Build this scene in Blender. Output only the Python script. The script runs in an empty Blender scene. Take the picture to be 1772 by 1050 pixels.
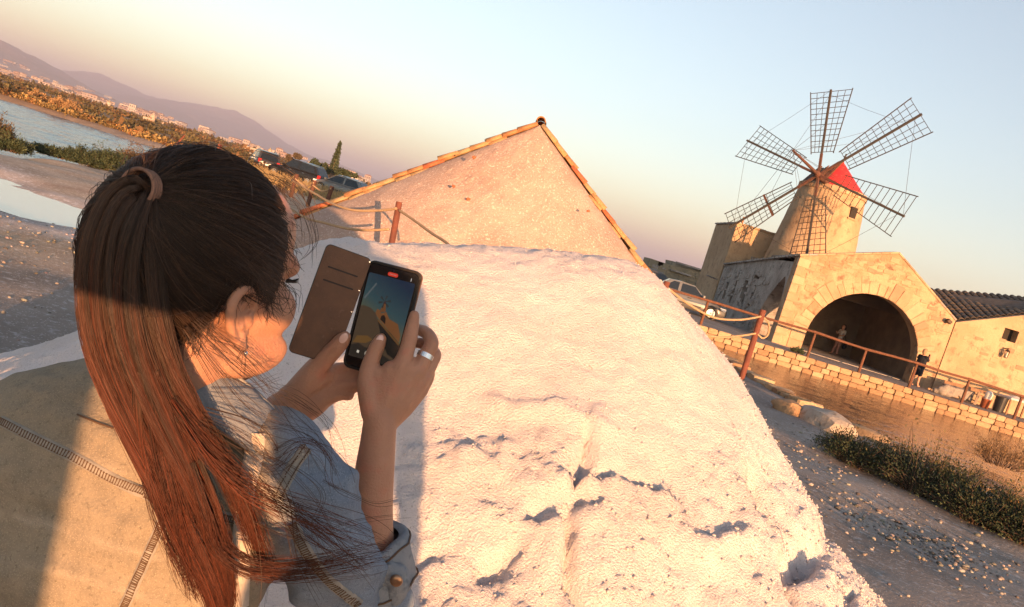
import bpy, bmesh, math, random
import numpy as np
from mathutils import Vector, Matrix, noise as mnoise
from mathutils.bvhtree import BVHTree
random.seed(7); rng = np.random.default_rng(7)
scene = bpy.context.scene
COL = scene.collection
# ---------------------------------------------------------------- camera
CAMZ, FPX, PITCH, ROLL = 1.65, 1300.0, math.radians(5.71), math.radians(16.8)
cF = Vector((0, math.cos(PITCH), -math.sin(PITCH))); cU = Vector((0, math.sin(PITCH), math.cos(PITCH))); cR = Vector((1, 0, 0))
ix = cR * math.cos(ROLL) + cU * math.sin(ROLL); iy = cU * math.cos(ROLL) - cR * math.sin(ROLL)
cam = bpy.data.cameras.new('camera'); camo = bpy.data.objects.new('camera', cam); COL.objects.link(camo)
cam.sensor_width = 36; cam.lens = 36 * FPX / 1772; cam.clip_start = 0.02; cam.clip_end = 60000
camo.matrix_world = Matrix(((ix.x, iy.x, -cF.x, 0), (ix.y, iy.y, -cF.y, 0), (ix.z, iy.z, -cF.z, CAMZ), (0, 0, 0, 1)))
scene.camera = camo
CAM = Vector((0, 0, CAMZ))
# ---------------------------------------------------------------- sky, sun, exposure
HAZE = 1.6e-4; SCR = 0.24
SUN_AZ, SUN_EL = math.radians(160), math.radians(3.2)
SUND = Vector((math.sin(SUN_AZ) * math.cos(SUN_EL), math.cos(SUN_AZ) * math.cos(SUN_EL), math.sin(SUN_EL)))
world = bpy.data.worlds.new('World'); scene.world = world; world.use_nodes = True
wn, wl = world.node_tree.nodes, world.node_tree.links; wn.clear()
wo = wn.new('ShaderNodeOutputWorld'); bg = wn.new('ShaderNodeBackground'); sky = wn.new('ShaderNodeTexSky')
sky.sky_type = 'NISHITA'; sky.sun_disc = False; sky.sun_elevation = SUN_EL; sky.sun_rotation = SUN_AZ
sky.air_density = 1.0; sky.dust_density = 1.2; sky.ozone_density = 1.7
bg.inputs[1].default_value = 0.15
hs = wn.new('ShaderNodeHueSaturation'); hs.inputs['Saturation'].default_value = 0.70; wl.new(sky.outputs[0], hs.inputs['Color']); wl.new(hs.outputs[0], bg.inputs[0]); wl.new(bg.outputs[0], wo.inputs[0])
sl = bpy.data.lights.new('sun', 'SUN'); slo = bpy.data.objects.new('sun', sl); COL.objects.link(slo)
sl.energy = 3.1; sl.angle = math.radians(0.53); sl.color = (1.0, 0.505, 0.225)
slo.rotation_euler = SUND.to_track_quat('Z', 'Y').to_euler(); slo.location = SUND * 50
vs = scene.view_settings; vs.view_transform = 'Standard'; vs.look = 'None'; vs.gamma = 1; vs.use_curve_mapping = False
vs.exposure = 1.94
scene.cycles.use_denoising = True
scene.cycles.max_bounces = 6; scene.cycles.volume_bounces = 0

# ---------------------------------------------------------------- pixels of the photograph -> directions
def ray(px, py):
    dx, dy = px - 886.0, py - 525.0
    return (cF + ix * (dx / FPX) - iy * (dy / FPX))
def D(px, py, y):                      # the point of that direction at forward distance y
    d = ray(px, py); return CAM + d * (y / d.y)
def G(px, py, z=0.0):                  # the point of that direction on the level z
    d = ray(px, py); return CAM + d * ((z - CAMZ) / d.z)
def proj(P):                           # array of points -> photo pixels
    P = np.asarray(P, float) - np.array(CAM)
    w = P @ np.array(cF); return 886 + FPX * (P @ np.array(ix)) / w, 525 - FPX * (P @ np.array(iy)) / w
# ---------------------------------------------------------------- noise
def _h(ix_, iy_, iz_, s):
    n = (ix_ * 374761393 + iy_ * 668265263 + iz_ * 2147483647 + s * 1274126177) & 0xffffffff
    n = ((n ^ (n >> 13)) * 1274126177) & 0xffffffff
    return ((n ^ (n >> 16)) & 0xffff) / 32767.5 - 1.0
def vnoise(x, y, z=None, s=0):
    x = np.asarray(x, float); y = np.asarray(y, float)
    z = np.zeros_like(x) if z is None else np.asarray(z, float)
    xi, yi, zi = np.floor(x).astype(np.int64), np.floor(y).astype(np.int64), np.floor(z).astype(np.int64)
    fx, fy, fz = x - xi, y - yi, z - zi
    fx, fy, fz = fx * fx * (3 - 2 * fx), fy * fy * (3 - 2 * fy), fz * fz * (3 - 2 * fz)
    r = 0
    for a in (0, 1):
        for b in (0, 1):
            for c in (0, 1):
                r = r + _h(xi + a, yi + b, zi + c, s) * (fx if a else 1 - fx) * (fy if b else 1 - fy) * (fz if c else 1 - fz)
    return r
def fbm(x, y, z=None, o=4, s=0, g=0.5):
    r, a, f = 0, 1.0, 1.0
    for k in range(o):
        r = r + a * vnoise(np.asarray(x) * f, np.asarray(y) * f, None if z is None else np.asarray(z) * f, s + k * 17); a *= g; f *= 2.03
    return r
def sstep(a, b, x):
    t = np.clip((x - a) / (b - a), 0, 1); return t * t * (3 - 2 * t)
# ---------------------------------------------------------------- materials
def pm(name, c1, c2=None, scale=5.0, rough=0.85, bump=0.0, bscale=None, metal=0.0, c3=None, s3=None, detail=6.0, spec=0.3,
       attr=None, emit=None, trans=0.0, sss=0.0, speck=None, stretch=None, aniso=0.0, bdist=0.02, lo=0.35, hi=0.65, t3=(0.55, 0.7)):
    m = bpy.data.materials.new(name); m.use_nodes = True; n, l = m.node_tree.nodes, m.node_tree.links
    b = n['Principled BSDF']; b.inputs['Roughness'].default_value = rough; b.inputs['Metallic'].default_value = metal
    b.inputs['Specular IOR Level'].default_value = spec
    tc = n.new('ShaderNodeTexCoord'); vec = tc.outputs['Object']
    if stretch:
        mp = n.new('ShaderNodeMapping'); mp.inputs['Scale'].default_value = stretch; l.new(vec, mp.inputs[0]); vec = mp.outputs[0]
    def nz(sc, de=detail, ro=0.6):
        t = n.new('ShaderNodeTexNoise'); t.inputs['Scale'].default_value = sc; t.inputs['Detail'].default_value = de
        t.inputs['Roughness'].default_value = ro; l.new(vec, t.inputs['Vector']); return t.outputs[0]
    def ramp(src, a, bb):
        r = n.new('ShaderNodeMapRange'); r.inputs[1].default_value = a; r.inputs[2].default_value = bb; l.new(src, r.inputs[0]); return r.outputs[0]
    def mix(f, a, bb, mode='MIX'):
        x = n.new('ShaderNodeMix'); x.data_type = 'RGBA'; x.blend_type = mode
        if isinstance(f, float): x.inputs[0].default_value = f
        else: l.new(f, x.inputs[0])
        for s, v in ((6, a), (7, bb)):
            if isinstance(v, tuple): x.inputs[s].default_value = (*v, 1)
            else: l.new(v, x.inputs[s])
        return x.outputs[2]
    col = None
    if c2 is not None: col = mix(ramp(nz(scale), lo, hi), c1, c2)
    if c3 is not None: col = mix(ramp(nz(s3 or scale * 4), *t3), col if col is not None else c1, c3)
    if speck:                                     # (colour, scale, radius)
        v = n.new('ShaderNodeTexVoronoi'); v.inputs['Scale'].default_value = speck[1]; l.new(vec, v.inputs['Vector'])
        col = mix(ramp(v.outputs['Distance'], speck[2], speck[2] * 0.5), col if col is not None else c1, speck[0])
    if attr:
        a = n.new('ShaderNodeAttribute'); a.attribute_name = attr
        col = mix(1.0, col if col is not None else c1, a.outputs['Color'], 'MULTIPLY')
    if col is None: b.inputs['Base Color'].default_value = (*c1, 1)
    else: l.new(col, b.inputs['Base Color'])
    if bump:
        bp = n.new('ShaderNodeBump'); bp.inputs['Strength'].default_value = bump; bp.inputs['Distance'].default_value = bdist
        l.new(nz(bscale or scale * 6, 8.0, 0.65), bp.inputs['Height']); l.new(bp.outputs[0], b.inputs['Normal'])
    if emit: b.inputs['Emission Color'].default_value = (*emit[0], 1); b.inputs['Emission Strength'].default_value = emit[1]
    if trans: b.inputs['Transmission Weight'].default_value = trans
    if sss: b.inputs['Subsurface Weight'].default_value = sss; b.inputs['Subsurface Radius'].default_value = (0.012, 0.005, 0.003); b.inputs['Subsurface Scale'].default_value = 1.0
    if aniso: b.inputs['Anisotropic'].default_value = aniso
    return m
# ---------------------------------------------------------------- mesh helpers
def tag(o, label=None, cat=None, group=None, kind=None):
    if label: o['label'] = label
    if cat: o['category'] = cat
    if group: o['group'] = group
    if kind: o['kind'] = kind
    return o
def empty(name, loc=(0, 0, 0), rz=0.0, **k):
    o = bpy.data.objects.new(name, None); COL.objects.link(o); o.location = loc; o.rotation_euler = (0, 0, rz); o.empty_display_size = 0.1
    return tag(o, **k)
def wm(o):
    return o.matrix_basis if o.parent is None else wm(o.parent) @ o.matrix_parent_inverse @ o.matrix_basis
def link(name, me, mat=None, parent=None, world=True, **k):
    """mesh -> object; world=True: vertices are world coordinates even under a moved, unrotated parent"""
    o = bpy.data.objects.new(name, me); COL.objects.link(o)
    if mat is not None and len(me.materials) == 0: me.materials.append(mat)
    if parent is not None:
        o.parent = parent
        if world: o.matrix_parent_inverse = wm(parent).inverted()
    return tag(o, **k)
def np_mesh(name, V, F, smooth=False):
    V = np.asarray(V, np.float32); F = np.asarray(F, np.int32); k = F.shape[1]
    me = bpy.data.meshes.new(name); me.vertices.add(len(V)); me.vertices.foreach_set('co', V.ravel())
    me.loops.add(F.size); me.loops.foreach_set('vertex_index', F.ravel()); me.polygons.add(len(F))
    me.polygons.foreach_set('loop_start', np.arange(0, F.size, k, dtype=np.int32))
    if smooth: me.polygons.foreach_set('use_smooth', np.ones(len(F), bool))
    me.update(calc_edges=True); return me
def set_col(me, C):
    a = me.color_attributes.new('col', 'FLOAT_COLOR', 'POINT'); C = np.asarray(C, np.float32)
    if C.shape[1] == 3: C = np.concatenate([C, np.ones((len(C), 1), np.float32)], 1)
    a.data.foreach_set('color', C.ravel())
class MB:
    def __init__(s): s.v = []; s.f = []
    def add(s, vs, fs):
        o = len(s.v); s.v += [tuple(v) for v in vs]; s.f += [tuple(i + o for i in f) for f in fs]; return s
    def box(s, c, d, m=None, taper=1.0):
        vs = []
        for z in (-.5, .5):
            t = taper if z > 0 else 1.0
            for x, y in ((-.5, -.5), (.5, -.5), (.5, .5), (-.5, .5)):
                p = Vector((x * d[0] * t, y * d[1] * t, z * d[2]))
                if m is not None: p = m @ p
                vs.append(p + Vector(c))
        return s.add(vs, [(3, 2, 1, 0), (4, 5, 6, 7), (0, 1, 5, 4), (1, 2, 6, 5), (2, 3, 7, 6), (3, 0, 4, 7)])
    def tube(s, pts, r, n=8, cap=True):
        pts = [Vector(p) for p in pts]; N = len(pts)
        if not hasattr(r, '__len__'): r = [r] * N
        t0 = (pts[1] - pts[0]).normalized(); a = t0.orthogonal().normalized(); vs = []; fs = []
        for i, p in enumerate(pts):
            t = (pts[min(i + 1, N - 1)] - pts[max(i - 1, 0)]).normalized(); a = (a - t * a.dot(t)).normalized(); b = t.cross(a)
            for k in range(n):
                w = 2 * math.pi * k / n; vs.append(p + (a * math.cos(w) + b * math.sin(w)) * r[i])
        for i in range(N - 1):
            for k in range(n): q = (k + 1) % n; fs.append((i * n + k, i * n + q, i * n + n + q, i * n + n + k))
        if cap: fs.append(tuple(range(n - 1, -1, -1))); fs.append(tuple(range((N - 1) * n, N * n)))
        return s.add(vs, fs)
    def bar(s, a, b, w, h=None, up=(0, 0, 1)):
        a, b = Vector(a), Vector(b); t = (b - a).normalized(); u = Vector(up)
        x = t.cross(u)
        if x.length < 1e-4: x = t.orthogonal()
        x.normalize(); u = x.cross(t); h = h or w; vs = []
        for p in (a, b):
            for i, j in ((-1, -1), (1, -1), (1, 1), (-1, 1)): vs.append(p + x * (i * w / 2) + u * (j * h / 2))
        return s.add(vs, [(0, 1, 2, 3), (7, 6, 5, 4), (0, 4, 5, 1), (1, 5, 6, 2), (2, 6, 7, 3), (3, 7, 4, 0)])
    def prism(s, poly, vec):
        vec = Vector(vec); n = len(poly); p = [Vector(q) for q in poly]
        return s.add(p + [q + vec for q in p], [tuple(range(n - 1, -1, -1)), tuple(range(n, 2 * n))] + [(i, (i + 1) % n, n + (i + 1) % n, n + i) for i in range(n)])
    def lathe(s, prof, c=(0, 0, 0), n=24, m=None):
        vs = []; fs = []; K = len(prof)
        for (r, z) in prof:
            for k in range(n):
                w = 2 * math.pi * k / n; p = Vector((r * math.cos(w), r * math.sin(w), z))
                if m is not None: p = m @ p
                vs.append(p + Vector(c))
        for i in range(K - 1):
            for k in range(n): q = (k + 1) % n; fs.append((i * n + k, i * n + q, i * n + n + q, i * n + n + k))
        fs.append(tuple(range(n - 1, -1, -1))); fs.append(tuple(range((K - 1) * n, K * n)))
        return s.add(vs, fs)
    def mesh(s, name, smooth=False, bevel=0.0):
        me = bpy.data.meshes.new(name); me.from_pydata(s.v, [], s.f)
        bm = bmesh.new(); bm.from_mesh(me)
        if bevel: bmesh.ops.bevel(bm, geom=bm.edges[:], offset=bevel, segments=1, affect='EDGES', clamp_overlap=True)
        bmesh.ops.recalc_face_normals(bm, faces=bm.faces[:])
        if smooth:
            for f in bm.faces: f.smooth = True
        bm.to_mesh(me); bm.free(); return me
    def build(s, name, mat, parent=None, smooth=False, bevel=0.0, world=True, **k):
        return link(name, s.mesh(name, smooth, bevel), mat, parent, world, **k)
def wall_prism(outer, holes, vec):
    """polygon with holes, extruded; outer/holes are lists of 3-D points"""
    bm = bmesh.new(); vec = Vector(vec); loops = []
    for lp in [outer] + holes:
        vs = [bm.verts.new(p) for p in lp]; loops.append(vs)
        for i in range(len(vs)): bm.edges.new((vs[i], vs[(i + 1) % len(vs)]))
    bmesh.ops.triangle_fill(bm, edges=bm.edges[:], use_beauty=True, use_dissolve=False)
    r = bmesh.ops.extrude_face_region(bm, geom=bm.faces[:])
    for g in r['geom']:
        if isinstance(g, bmesh.types.BMVert): g.co += vec
    bmesh.ops.recalc_face_normals(bm, faces=bm.faces[:])
    me = bpy.data.meshes.new('wall'); bm.to_mesh(me); bm.free(); return me
def capsules(mb, pts, r, n=14, sub=4):
    """closed rounded tube through pts with radii r (Catmull-Rom), for remeshing"""
    pts = [Vector(p) for p in pts]; P = []; R = []
    r = list(r) if hasattr(r, '__len__') else [r] * len(pts)
    for i in range(len(pts) - 1):
        p0, p1, p2, p3 = pts[max(i - 1, 0)], pts[i], pts[i + 1], pts[min(i + 2, len(pts) - 1)]
        for k in range(sub):
            t = k / sub; t2, t3 = t * t, t * t * t
            P.append(0.5 * ((2 * p1) + (p2 - p0) * t + (2 * p0 - 5 * p1 + 4 * p2 - p3) * t2 + (3 * p1 - p0 - 3 * p2 + p3) * t3)); R.append(r[i] + (r[i + 1] - r[i]) * t)
    P.append(pts[-1]); R.append(r[-1])
    t0 = (P[0] - P[1]).normalized(); t1 = (P[-1] - P[-2]).normalized(); A, RA = [], []
    for w in (0.05, 0.35, 0.65): A.append(P[0] + t0 * R[0] * math.cos(w * 1.5708)); RA.append(R[0] * math.sin(w * 1.5708))
    B, RB = [], []
    for w in (0.65, 0.35, 0.05): B.append(P[-1] + t1 * R[-1] * math.cos(w * 1.5708)); RB.append(R[-1] * math.sin(w * 1.5708))
    return mb.tube(A + P + B, RA + R + RB, n)
def ellip(mb, c, ax, n=20, k=12):
    """ellipsoid with axis vectors ax (3 vectors, length = radius)"""
    M = Matrix((ax[0], ax[1], ax[2])).transposed()
    return mb.lathe([(max(1e-4, math.sin(math.pi * i / k)), -math.cos(math.pi * i / k)) for i in range(k + 1)], c, n, M)
def remesh(mb, voxel, it=4, fac=0.5):
    me = mb.mesh('tmp'); o = bpy.data.objects.new('tmp', me); COL.objects.link(o)
    md = o.modifiers.new('r', 'REMESH'); md.mode = 'VOXEL'; md.voxel_size = voxel; md.use_smooth_shade = True
    if it: sm = o.modifiers.new('s', 'SMOOTH'); sm.factor = fac; sm.iterations = it
    dg = bpy.context.evaluated_depsgraph_get(); out = bpy.data.meshes.new_from_object(o.evaluated_get(dg))
    bpy.data.objects.remove(o); bpy.data.meshes.remove(me)
    out.polygons.foreach_set('use_smooth', np.ones(len(out.polygons), bool)); return out
def co_of(me):
    a = np.empty(len(me.vertices) * 3, np.float32); me.vertices.foreach_get('co', a); return a.reshape(-1, 3)
def crom(pts, n):
    """Catmull-Rom through rows of an array, n samples"""
    P = np.asarray(pts, float); K = len(P); t = np.linspace(0, K - 1 - 1e-9, n); i = t.astype(int); f = (t - i)[:, None]
    p0, p1, p2, p3 = P[np.maximum(i - 1, 0)], P[i], P[np.minimum(i + 1, K - 1)], P[np.minimum(i + 2, K - 1)]
    return 0.5 * (2 * p1 + (p2 - p0) * f + (2 * p0 - 5 * p1 + 4 * p2 - p3) * f ** 2 + (3 * p1 - p0 - 3 * p2 + p3) * f ** 3)
def tubes_np(paths, rad, n=3):
    """many thin tubes: paths (S,N,3), rad (S,N) -> V,F"""
    P = np.asarray(paths, float); S, N, _ = P.shape
    T = np.gradient(P, axis=1); T /= np.linalg.norm(T, axis=2, keepdims=True) + 1e-12
    ref = np.tile(np.array([0.31, 0.83, 0.46]), (S, N, 1)); A = np.cross(T, ref); A /= np.linalg.norm(A, axis=2, keepdims=True) + 1e-9; B = np.cross(T, A)
    V = np.stack([P + (A * math.cos(2 * math.pi * k / n) + B * math.sin(2 * math.pi * k / n)) * rad[..., None] for k in range(n)], 2).reshape(-1, 3)
    s = np.arange(S)[:, None, None]; i = np.arange(N - 1)[None, :, None]; k = np.arange(n)[None, None, :]; q = (k + 1) % n
    b = s * N * n + i * n
    F = np.stack([b + k, b + q, b + n + q, b + n + k], -1).reshape(-1, 4); return V, F
def leaf_cloud(P, size, dirs=None, aspect=2.2, seed=1):
    """one small quad-pair leaf for each point"""
    r = np.random.default_rng(seed); N = len(P); d = r.normal(size=(N, 3)) if dirs is None else dirs + r.normal(size=(N, 3)) * 0.5
    d /= np.linalg.norm(d, axis=1, keepdims=True); a = np.cross(d, r.normal(size=(N, 3))); a /= np.linalg.norm(a, axis=1, keepdims=True)
    s = (np.asarray(size) * (0.6 + 0.8 * r.random(N)))[:, None]
    V = np.stack([P, P + d * s * aspect * .5 + a * s * .5, P + d * s * aspect, P + d * s * aspect * .5 - a * s * .5], 1).reshape(-1, 3)
    return V, np.arange(N * 4).reshape(-1, 4)
def rocks_np(P, R, seed=1, flat=0.6):
    """many low-poly pebbles at P with radii R"""
    r = np.random.default_rng(seed)
    bm = bmesh.new(); bmesh.ops.create_icosphere(bm, subdivisions=1, radius=1); bv = np.array([v.co for v in bm.verts]); bf = np.array([[v.index for v in f.verts] for f in bm.faces]); bm.free()
    N = len(P); S = R[:, None, None] * (0.75 + 0.5 * r.random((N, len(bv), 1))) * (np.array([1, 1, flat]) * (0.7 + 0.6 * r.random((N, 1, 3))))
    V = P[:, None, :] + bv[None] * S; F = bf[None] + (np.arange(N) * len(bv))[:, None, None]
    return V.reshape(-1, 3), F.reshape(-1, 3)
# ================================================================ the setting: ground, water, hills
M_ground = pm('ground_gravel', (0.20, 0.185, 0.175), (0.30, 0.28, 0.265), 0.9, 0.95, 0.9, 28, c3=(0.42, 0.40, 0.385), s3=14, speck=((0.5, 0.47, 0.44), 34, 0.22), bdist=0.03)
def poly_sd(x, y, poly):
    """signed distance to polygon (negative inside)"""
    P = np.array(poly, float); d = np.full(x.shape, 1e18); ins = np.zeros(x.shape, bool); n = len(P)
    for i in range(n):
        a, b = P[i], P[(i + 1) % n]; e = b - a; wx, wy = x - a[0], y - a[1]
        t = np.clip((wx * e[0] + wy * e[1]) / (e @ e), 0, 1); d = np.minimum(d, (wx - e[0] * t) ** 2 + (wy - e[1] * t) ** 2)
        c = (a[1] > y) != (b[1] > y)
        ins ^= c & (x < e[0] * (y - a[1]) / (e[1] if abs(e[1]) > 1e-12 else 1e-12) + a[0])
    return np.sqrt(d) * np.where(ins, -1, 1)
BANK = [(4.75, 30.25), (4.95, 24), (5.4, 18.2), (5.75, 13.6), (6.4, 12.1), (7.7, 10.2), (11, 8), (20, 4.5), (46, 2)]
CANAL = BANK + [(46, 30.25)]
LAGOON = [(-12.2, 16.5), (-12.6, 19), (-15.5, 27), (-19, 37), (-22.5, 46), (-26, 52), (-34, 55), (-48, 58), (-75, 64), (-130, 75), (-130, -40), (-40, -40), (-20, 2), (-13.5, 12)]
PUDDLE = [(-8.6, 10.2), (-7.4, 10.0), (-6.2, 9.9), (-5.0, 10.3), (-5.2, 11.0), (-6.6, 11.5), (-8.2, 11.9), (-11.0, 12.4), (-12, 11.6), (-10.5, 10.6)]
WZ_CANAL, WZ_LAG = -0.62, -0.38
def ground_z(x, y):
    x = np.asarray(x, float); y = np.asarray(y, float); r = np.hypot(x, y)
    z = 0.045 * fbm(x * .35, y * .35, o=3, s=3) * sstep(1, 4, r) + 0.012 * fbm(x * 2.5, y * 2.5, o=3, s=9)
    z = np.where((y > 30) & (x > 4), z * 0.15 - 0.008, z)
    far = sstep(58, 160, r); z = z * (1 - far) + far * (0.7 * fbm(x * .02, y * .02, o=4, s=21) - 0.1) * sstep(2500, 400, r)
    z = z - 0.0030 * np.maximum(r - 150, 0)
    dc = poly_sd(x, y, CANAL); z = np.where(dc < 0.25, z + (-1.25 - z) * sstep(0.12, -0.5, dc), z)
    dl = poly_sd(x, y, LAGOON) + 0.5 * vnoise(x * .6, y * .6, s=31); z = z + (-1.0 - z) * sstep(1.8, -2.5, dl)
    dp = poly_sd(x, y, PUDDLE) + 0.35 * fbm(x * 1.3, y * 1.3, o=3, s=41); z = z - 0.10 * sstep(1.2, -0.8, dp)
    return z
def axis(lo, hi, step, far, k=1.16):
    a = list(np.arange(lo, hi + 1e-6, step)); s = step; p = hi
    while p < far: s *= k; p += s; a.append(p)
    s = step; p = lo; b = []
    while p > -far: s *= k; p -= s; b.append(p)
    return np.array(b[::-1] + a)
gx, gy = axis(-26, 26, 0.2, 16000), axis(-3, 52, 0.2, 16000); gy = gy[gy > -70]
X, Y = np.meshgrid(gx, gy); Z = ground_z(X, Y)
nx, ny = len(gx), len(gy); idx = np.arange(nx * ny).reshape(ny, nx)
F = np.stack([idx[:-1, :-1], idx[:-1, 1:], idx[1:, 1:], idx[1:, :-1]], -1).reshape(-1, 4)
me = np_mesh('ground', np.stack([X, Y, Z], -1).reshape(-1, 3), F, True)
xs, ys = X.ravel(), Y.ravel(); rr = np.hypot(xs, ys)
# earth kinds: grey gravel near, sandy flat by the lagoon, dry scrub soil beyond, pale salt crust round the puddle
C = np.ones((nx * ny, 3)) * np.array([0.95, 0.95, 1.0])
def blend(w, c):
    global C
    C = C * (1 - w[:, None]) + np.array(c) * w[:, None]
n1 = fbm(xs * .5, ys * .5, o=3, s=5)
dl = poly_sd(xs, ys, LAGOON); dp = poly_sd(xs, ys, PUDDLE)
blend(sstep(13, 8, dl + n1 * 1.0) * sstep(60, 40, rr) * (ys > 3) * (xs < -3), (1.75, 1.45, 1.15))
blend(sstep(0.9, 0.1, np.abs(dl - 5.5 + 1.2 * n1)) * (ys > 3) * (xs < -3) * 0.7 * sstep(60, 40, rr), (1.5, 0.9, 0.55))
blend(sstep(55, 75, rr), (1.05, 0.72, 0.45))
blend(sstep(400, 900, rr) * 0.8, (1.0, 0.85, 0.6))
blend(sstep(1.7, 0.5, dp + 0.8 * n1), (2.2, 2.15, 2.35))
blend(sstep(0.25, 0.6, fbm(xs * .23 + 9, ys * .23, o=4, s=8)) * 0.5 * sstep(40, 20, rr), (1.5, 1.45, 1.45))
set_col(me, C)
M_ground2 = pm('ground_gravel_mixed', (0.19, 0.158, 0.132), (0.29, 0.25, 0.215), 0.9, 0.95, 0.8, 26, c3=(0.42, 0.40, 0.385), s3=14, speck=((0.5, 0.47, 0.44), 34, 0.22), bdist=0.03, attr='col')
link('ground', me, M_ground2, kind='structure')

def water_mat(name, col, rough, sc, bump, stretch=(1, 1, 1)):
    m = pm(name, col, None, 1, rough, 0, spec=0.5); n, l = m.node_tree.nodes, m.node_tree.links; b = n['Principled BSDF']; b.inputs['IOR'].default_value = 1.33
    tc = n.new('ShaderNodeTexCoord'); mp = n.new('ShaderNodeMapping'); mp.inputs['Scale'].default_value = stretch; l.new(tc.outputs['Object'], mp.inputs[0])
    t = n.new('ShaderNodeTexNoise'); t.inputs['Scale'].default_value = sc; t.inputs['Detail'].default_value = 4; l.new(mp.outputs[0], t.inputs['Vector'])
    bp = n.new('ShaderNodeBump'); bp.inputs['Strength'].default_value = bump; bp.inputs['Distance'].default_value = 0.1; l.new(t.outputs[0], bp.inputs['Height']); l.new(bp.outputs[0], b.inputs['Normal'])
    return m
def sheet(name, poly, z, mat, grow=0.4):
    c = np.mean(np.array(poly), 0); P = [(p[0] + grow * np.sign(p[0] - c[0]), p[1] + grow * np.sign(p[1] - c[1]), z) for p in poly]
    mb = MB(); mb.add(P, [tuple(range(len(P)))]); return mb.build(name, mat, kind='structure')
# wind waves as real relief on the lagoon and canal
def wave_sheet(name, x0, x1, y0, y1, sx, sy, z, amp, fx, fy, mat, seed, poly=None):
    ax, ay = np.arange(x0, x1, sx), np.arange(y0, y1, sy); X, Y = np.meshgrid(ax, ay)
    Z = z + amp * fbm(X * fx, Y * fy, o=3, s=seed); I = np.arange(X.size).reshape(X.shape)
    F = np.stack([I[:-1, :-1], I[:-1, 1:], I[1:, 1:], I[1:, :-1]], -1).reshape(-1, 4)
    if poly is not None:
        k = poly_sd(X.ravel(), Y.ravel(), poly) < 0.7; F = F[k[F].all(1)]
    return link(name, np_mesh(name, np.stack([X, Y, Z], -1).reshape(-1, 3), F, True), mat, kind='structure')
wave_sheet('lagoon_water', -110, -10, 8, 75, 0.3, 0.3, WZ_LAG, 0.05, 0.9, 0.9, water_mat('lagoon_water', (0.05, 0.075, 0.09), 0.12, 5, 0.5), 51, LAGOON)
wave_sheet('canal_water', 4, 46, 2, 30.3, 0.12, 0.12, WZ_CANAL, 0.012, 1.3, 2.6, water_mat('canal_water', (0.10, 0.065, 0.045), 0.10, 6, 0.25), 61, CANAL)
sheet('puddle_water', PUDDLE, -0.055, water_mat('puddle_water', (0.62, 0.52, 0.42), 0.03, 3, 0.01), 0.5)

# ---- hills: two hazy ranges, real relief
def hill_range(name, prof, y0, depth, mat, seed, rough):
    """prof: photo pixels along the crest, placed at forward distance y0"""
    P = [D(px, py, y0) for px, py in prof]; xs_ = np.array([p.x for p in P]); zs = np.array([p.z for p in P])
    ax = np.linspace(xs_[0], xs_[-1], 320); cz = np.interp(ax, xs_, zs); ts = np.linspace(-1.3, 1.0, 60)
    X, T = np.meshgrid(ax, ts); H = np.interp(X, ax, cz)
    k = np.clip(1 - np.abs(T), 0, 1) ** 0.85; Yv = y0 + T * depth
    base = -0.0030 * y0 - 25
    gull = 1 - rough * np.abs(fbm(X / depth * 3.0, T * 2.2, o=5, s=seed)) * (1 - k ** 3) - rough * 0.12 * np.abs(fbm(X / depth * 9, T * 5, o=3, s=seed + 3)) * (k > 0.02)
    Zv = base + (H - base) * k * gull; I = np.arange(X.size).reshape(X.shape)
    F = np.stack([I[:-1, :-1], I[:-1, 1:], I[1:, 1:], I[1:, :-1]], -1).reshape(-1, 4)
    return link(name, np_mesh(name, np.stack([X, Yv, Zv], -1).reshape(-1, 3), F, True), mat, kind='structure')
M_hill = pm('hill_dry', (0.20, 0.13, 0.10), (0.09, 0.085, 0.05), 0.004, 1.0, 0, c3=(0.33, 0.24, 0.18), s3=0.012)
M_hill2 = pm('hill_far', (0.16, 0.12, 0.11), (0.10, 0.09, 0.07), 0.002, 1.0, 0, c3=(0.26, 0.20, 0.17), s3=0.006)
hill_range('hill', [(-110, 6), (-50, 38), (0, 66), (25, 82), (40, 95), (65, 112), (90, 125), (130, 148), (165, 163), (200, 188), (235, 213), (270, 225), (330, 243), (420, 268), (520, 300)], 5200, 2300, M_hill, 71, 0.55)
hill_range('hill', [(-100, 60), (40, 110), (130, 125), (170, 124), (210, 140), (260, 165), (300, 173), (340, 176), (362, 178), (390, 188), (410, 190), (440, 205), (470, 226), (500, 250), (540, 268), (590, 283), (640, 305), (700, 330), (820, 372), (1000, 428)], 9000, 2600, M_hill2, 81, 0.5)

# ---- foreground salt mound
MA, MBp = np.array([0.40, 2.92]), np.array([-0.52, 2.60])
def mound_z(x, y):
    x = np.asarray(x, float); y = np.asarray(y, float); e = MBp - MA
    t = np.clip(((x - MA[0]) * e[0] + (y - MA[1]) * e[1]) / (e @ e), 0, 1)
    d = np.hypot(x - MA[0] - e[0] * t, y - MA[1] - e[1] * t)
    d = d * (1 + 0.06 * fbm(x * .9 + 4, y * .9, o=2, s=103))
    q = np.sqrt(d * d + 0.05) - 0.2236
    return -0.13 * sstep(0.9, 1.7, x) - 0.05 * np.exp(-((x - 0.78) / 0.36) ** 2) + 1.665 - 0.215 * t ** 1.2 - 0.80 * q * (1 - 0.05 * q) + 0.035 * fbm(x * 1.7, y * 1.7, o=3, s=101) * sstep(0.1, 0.9, d)
st = 0.011
ax, ay = np.arange(-3.0, 3.2, st), np.arange(0.55, 3.9, st)
X, Y = np.meshgrid(ax, ay); Z = mound_z(X, Y)
px, py = proj(np.stack([X, Y, Z], -1).reshape(-1, 3)); px = px.reshape(X.shape); py = py.reshape(X.shape)
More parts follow.
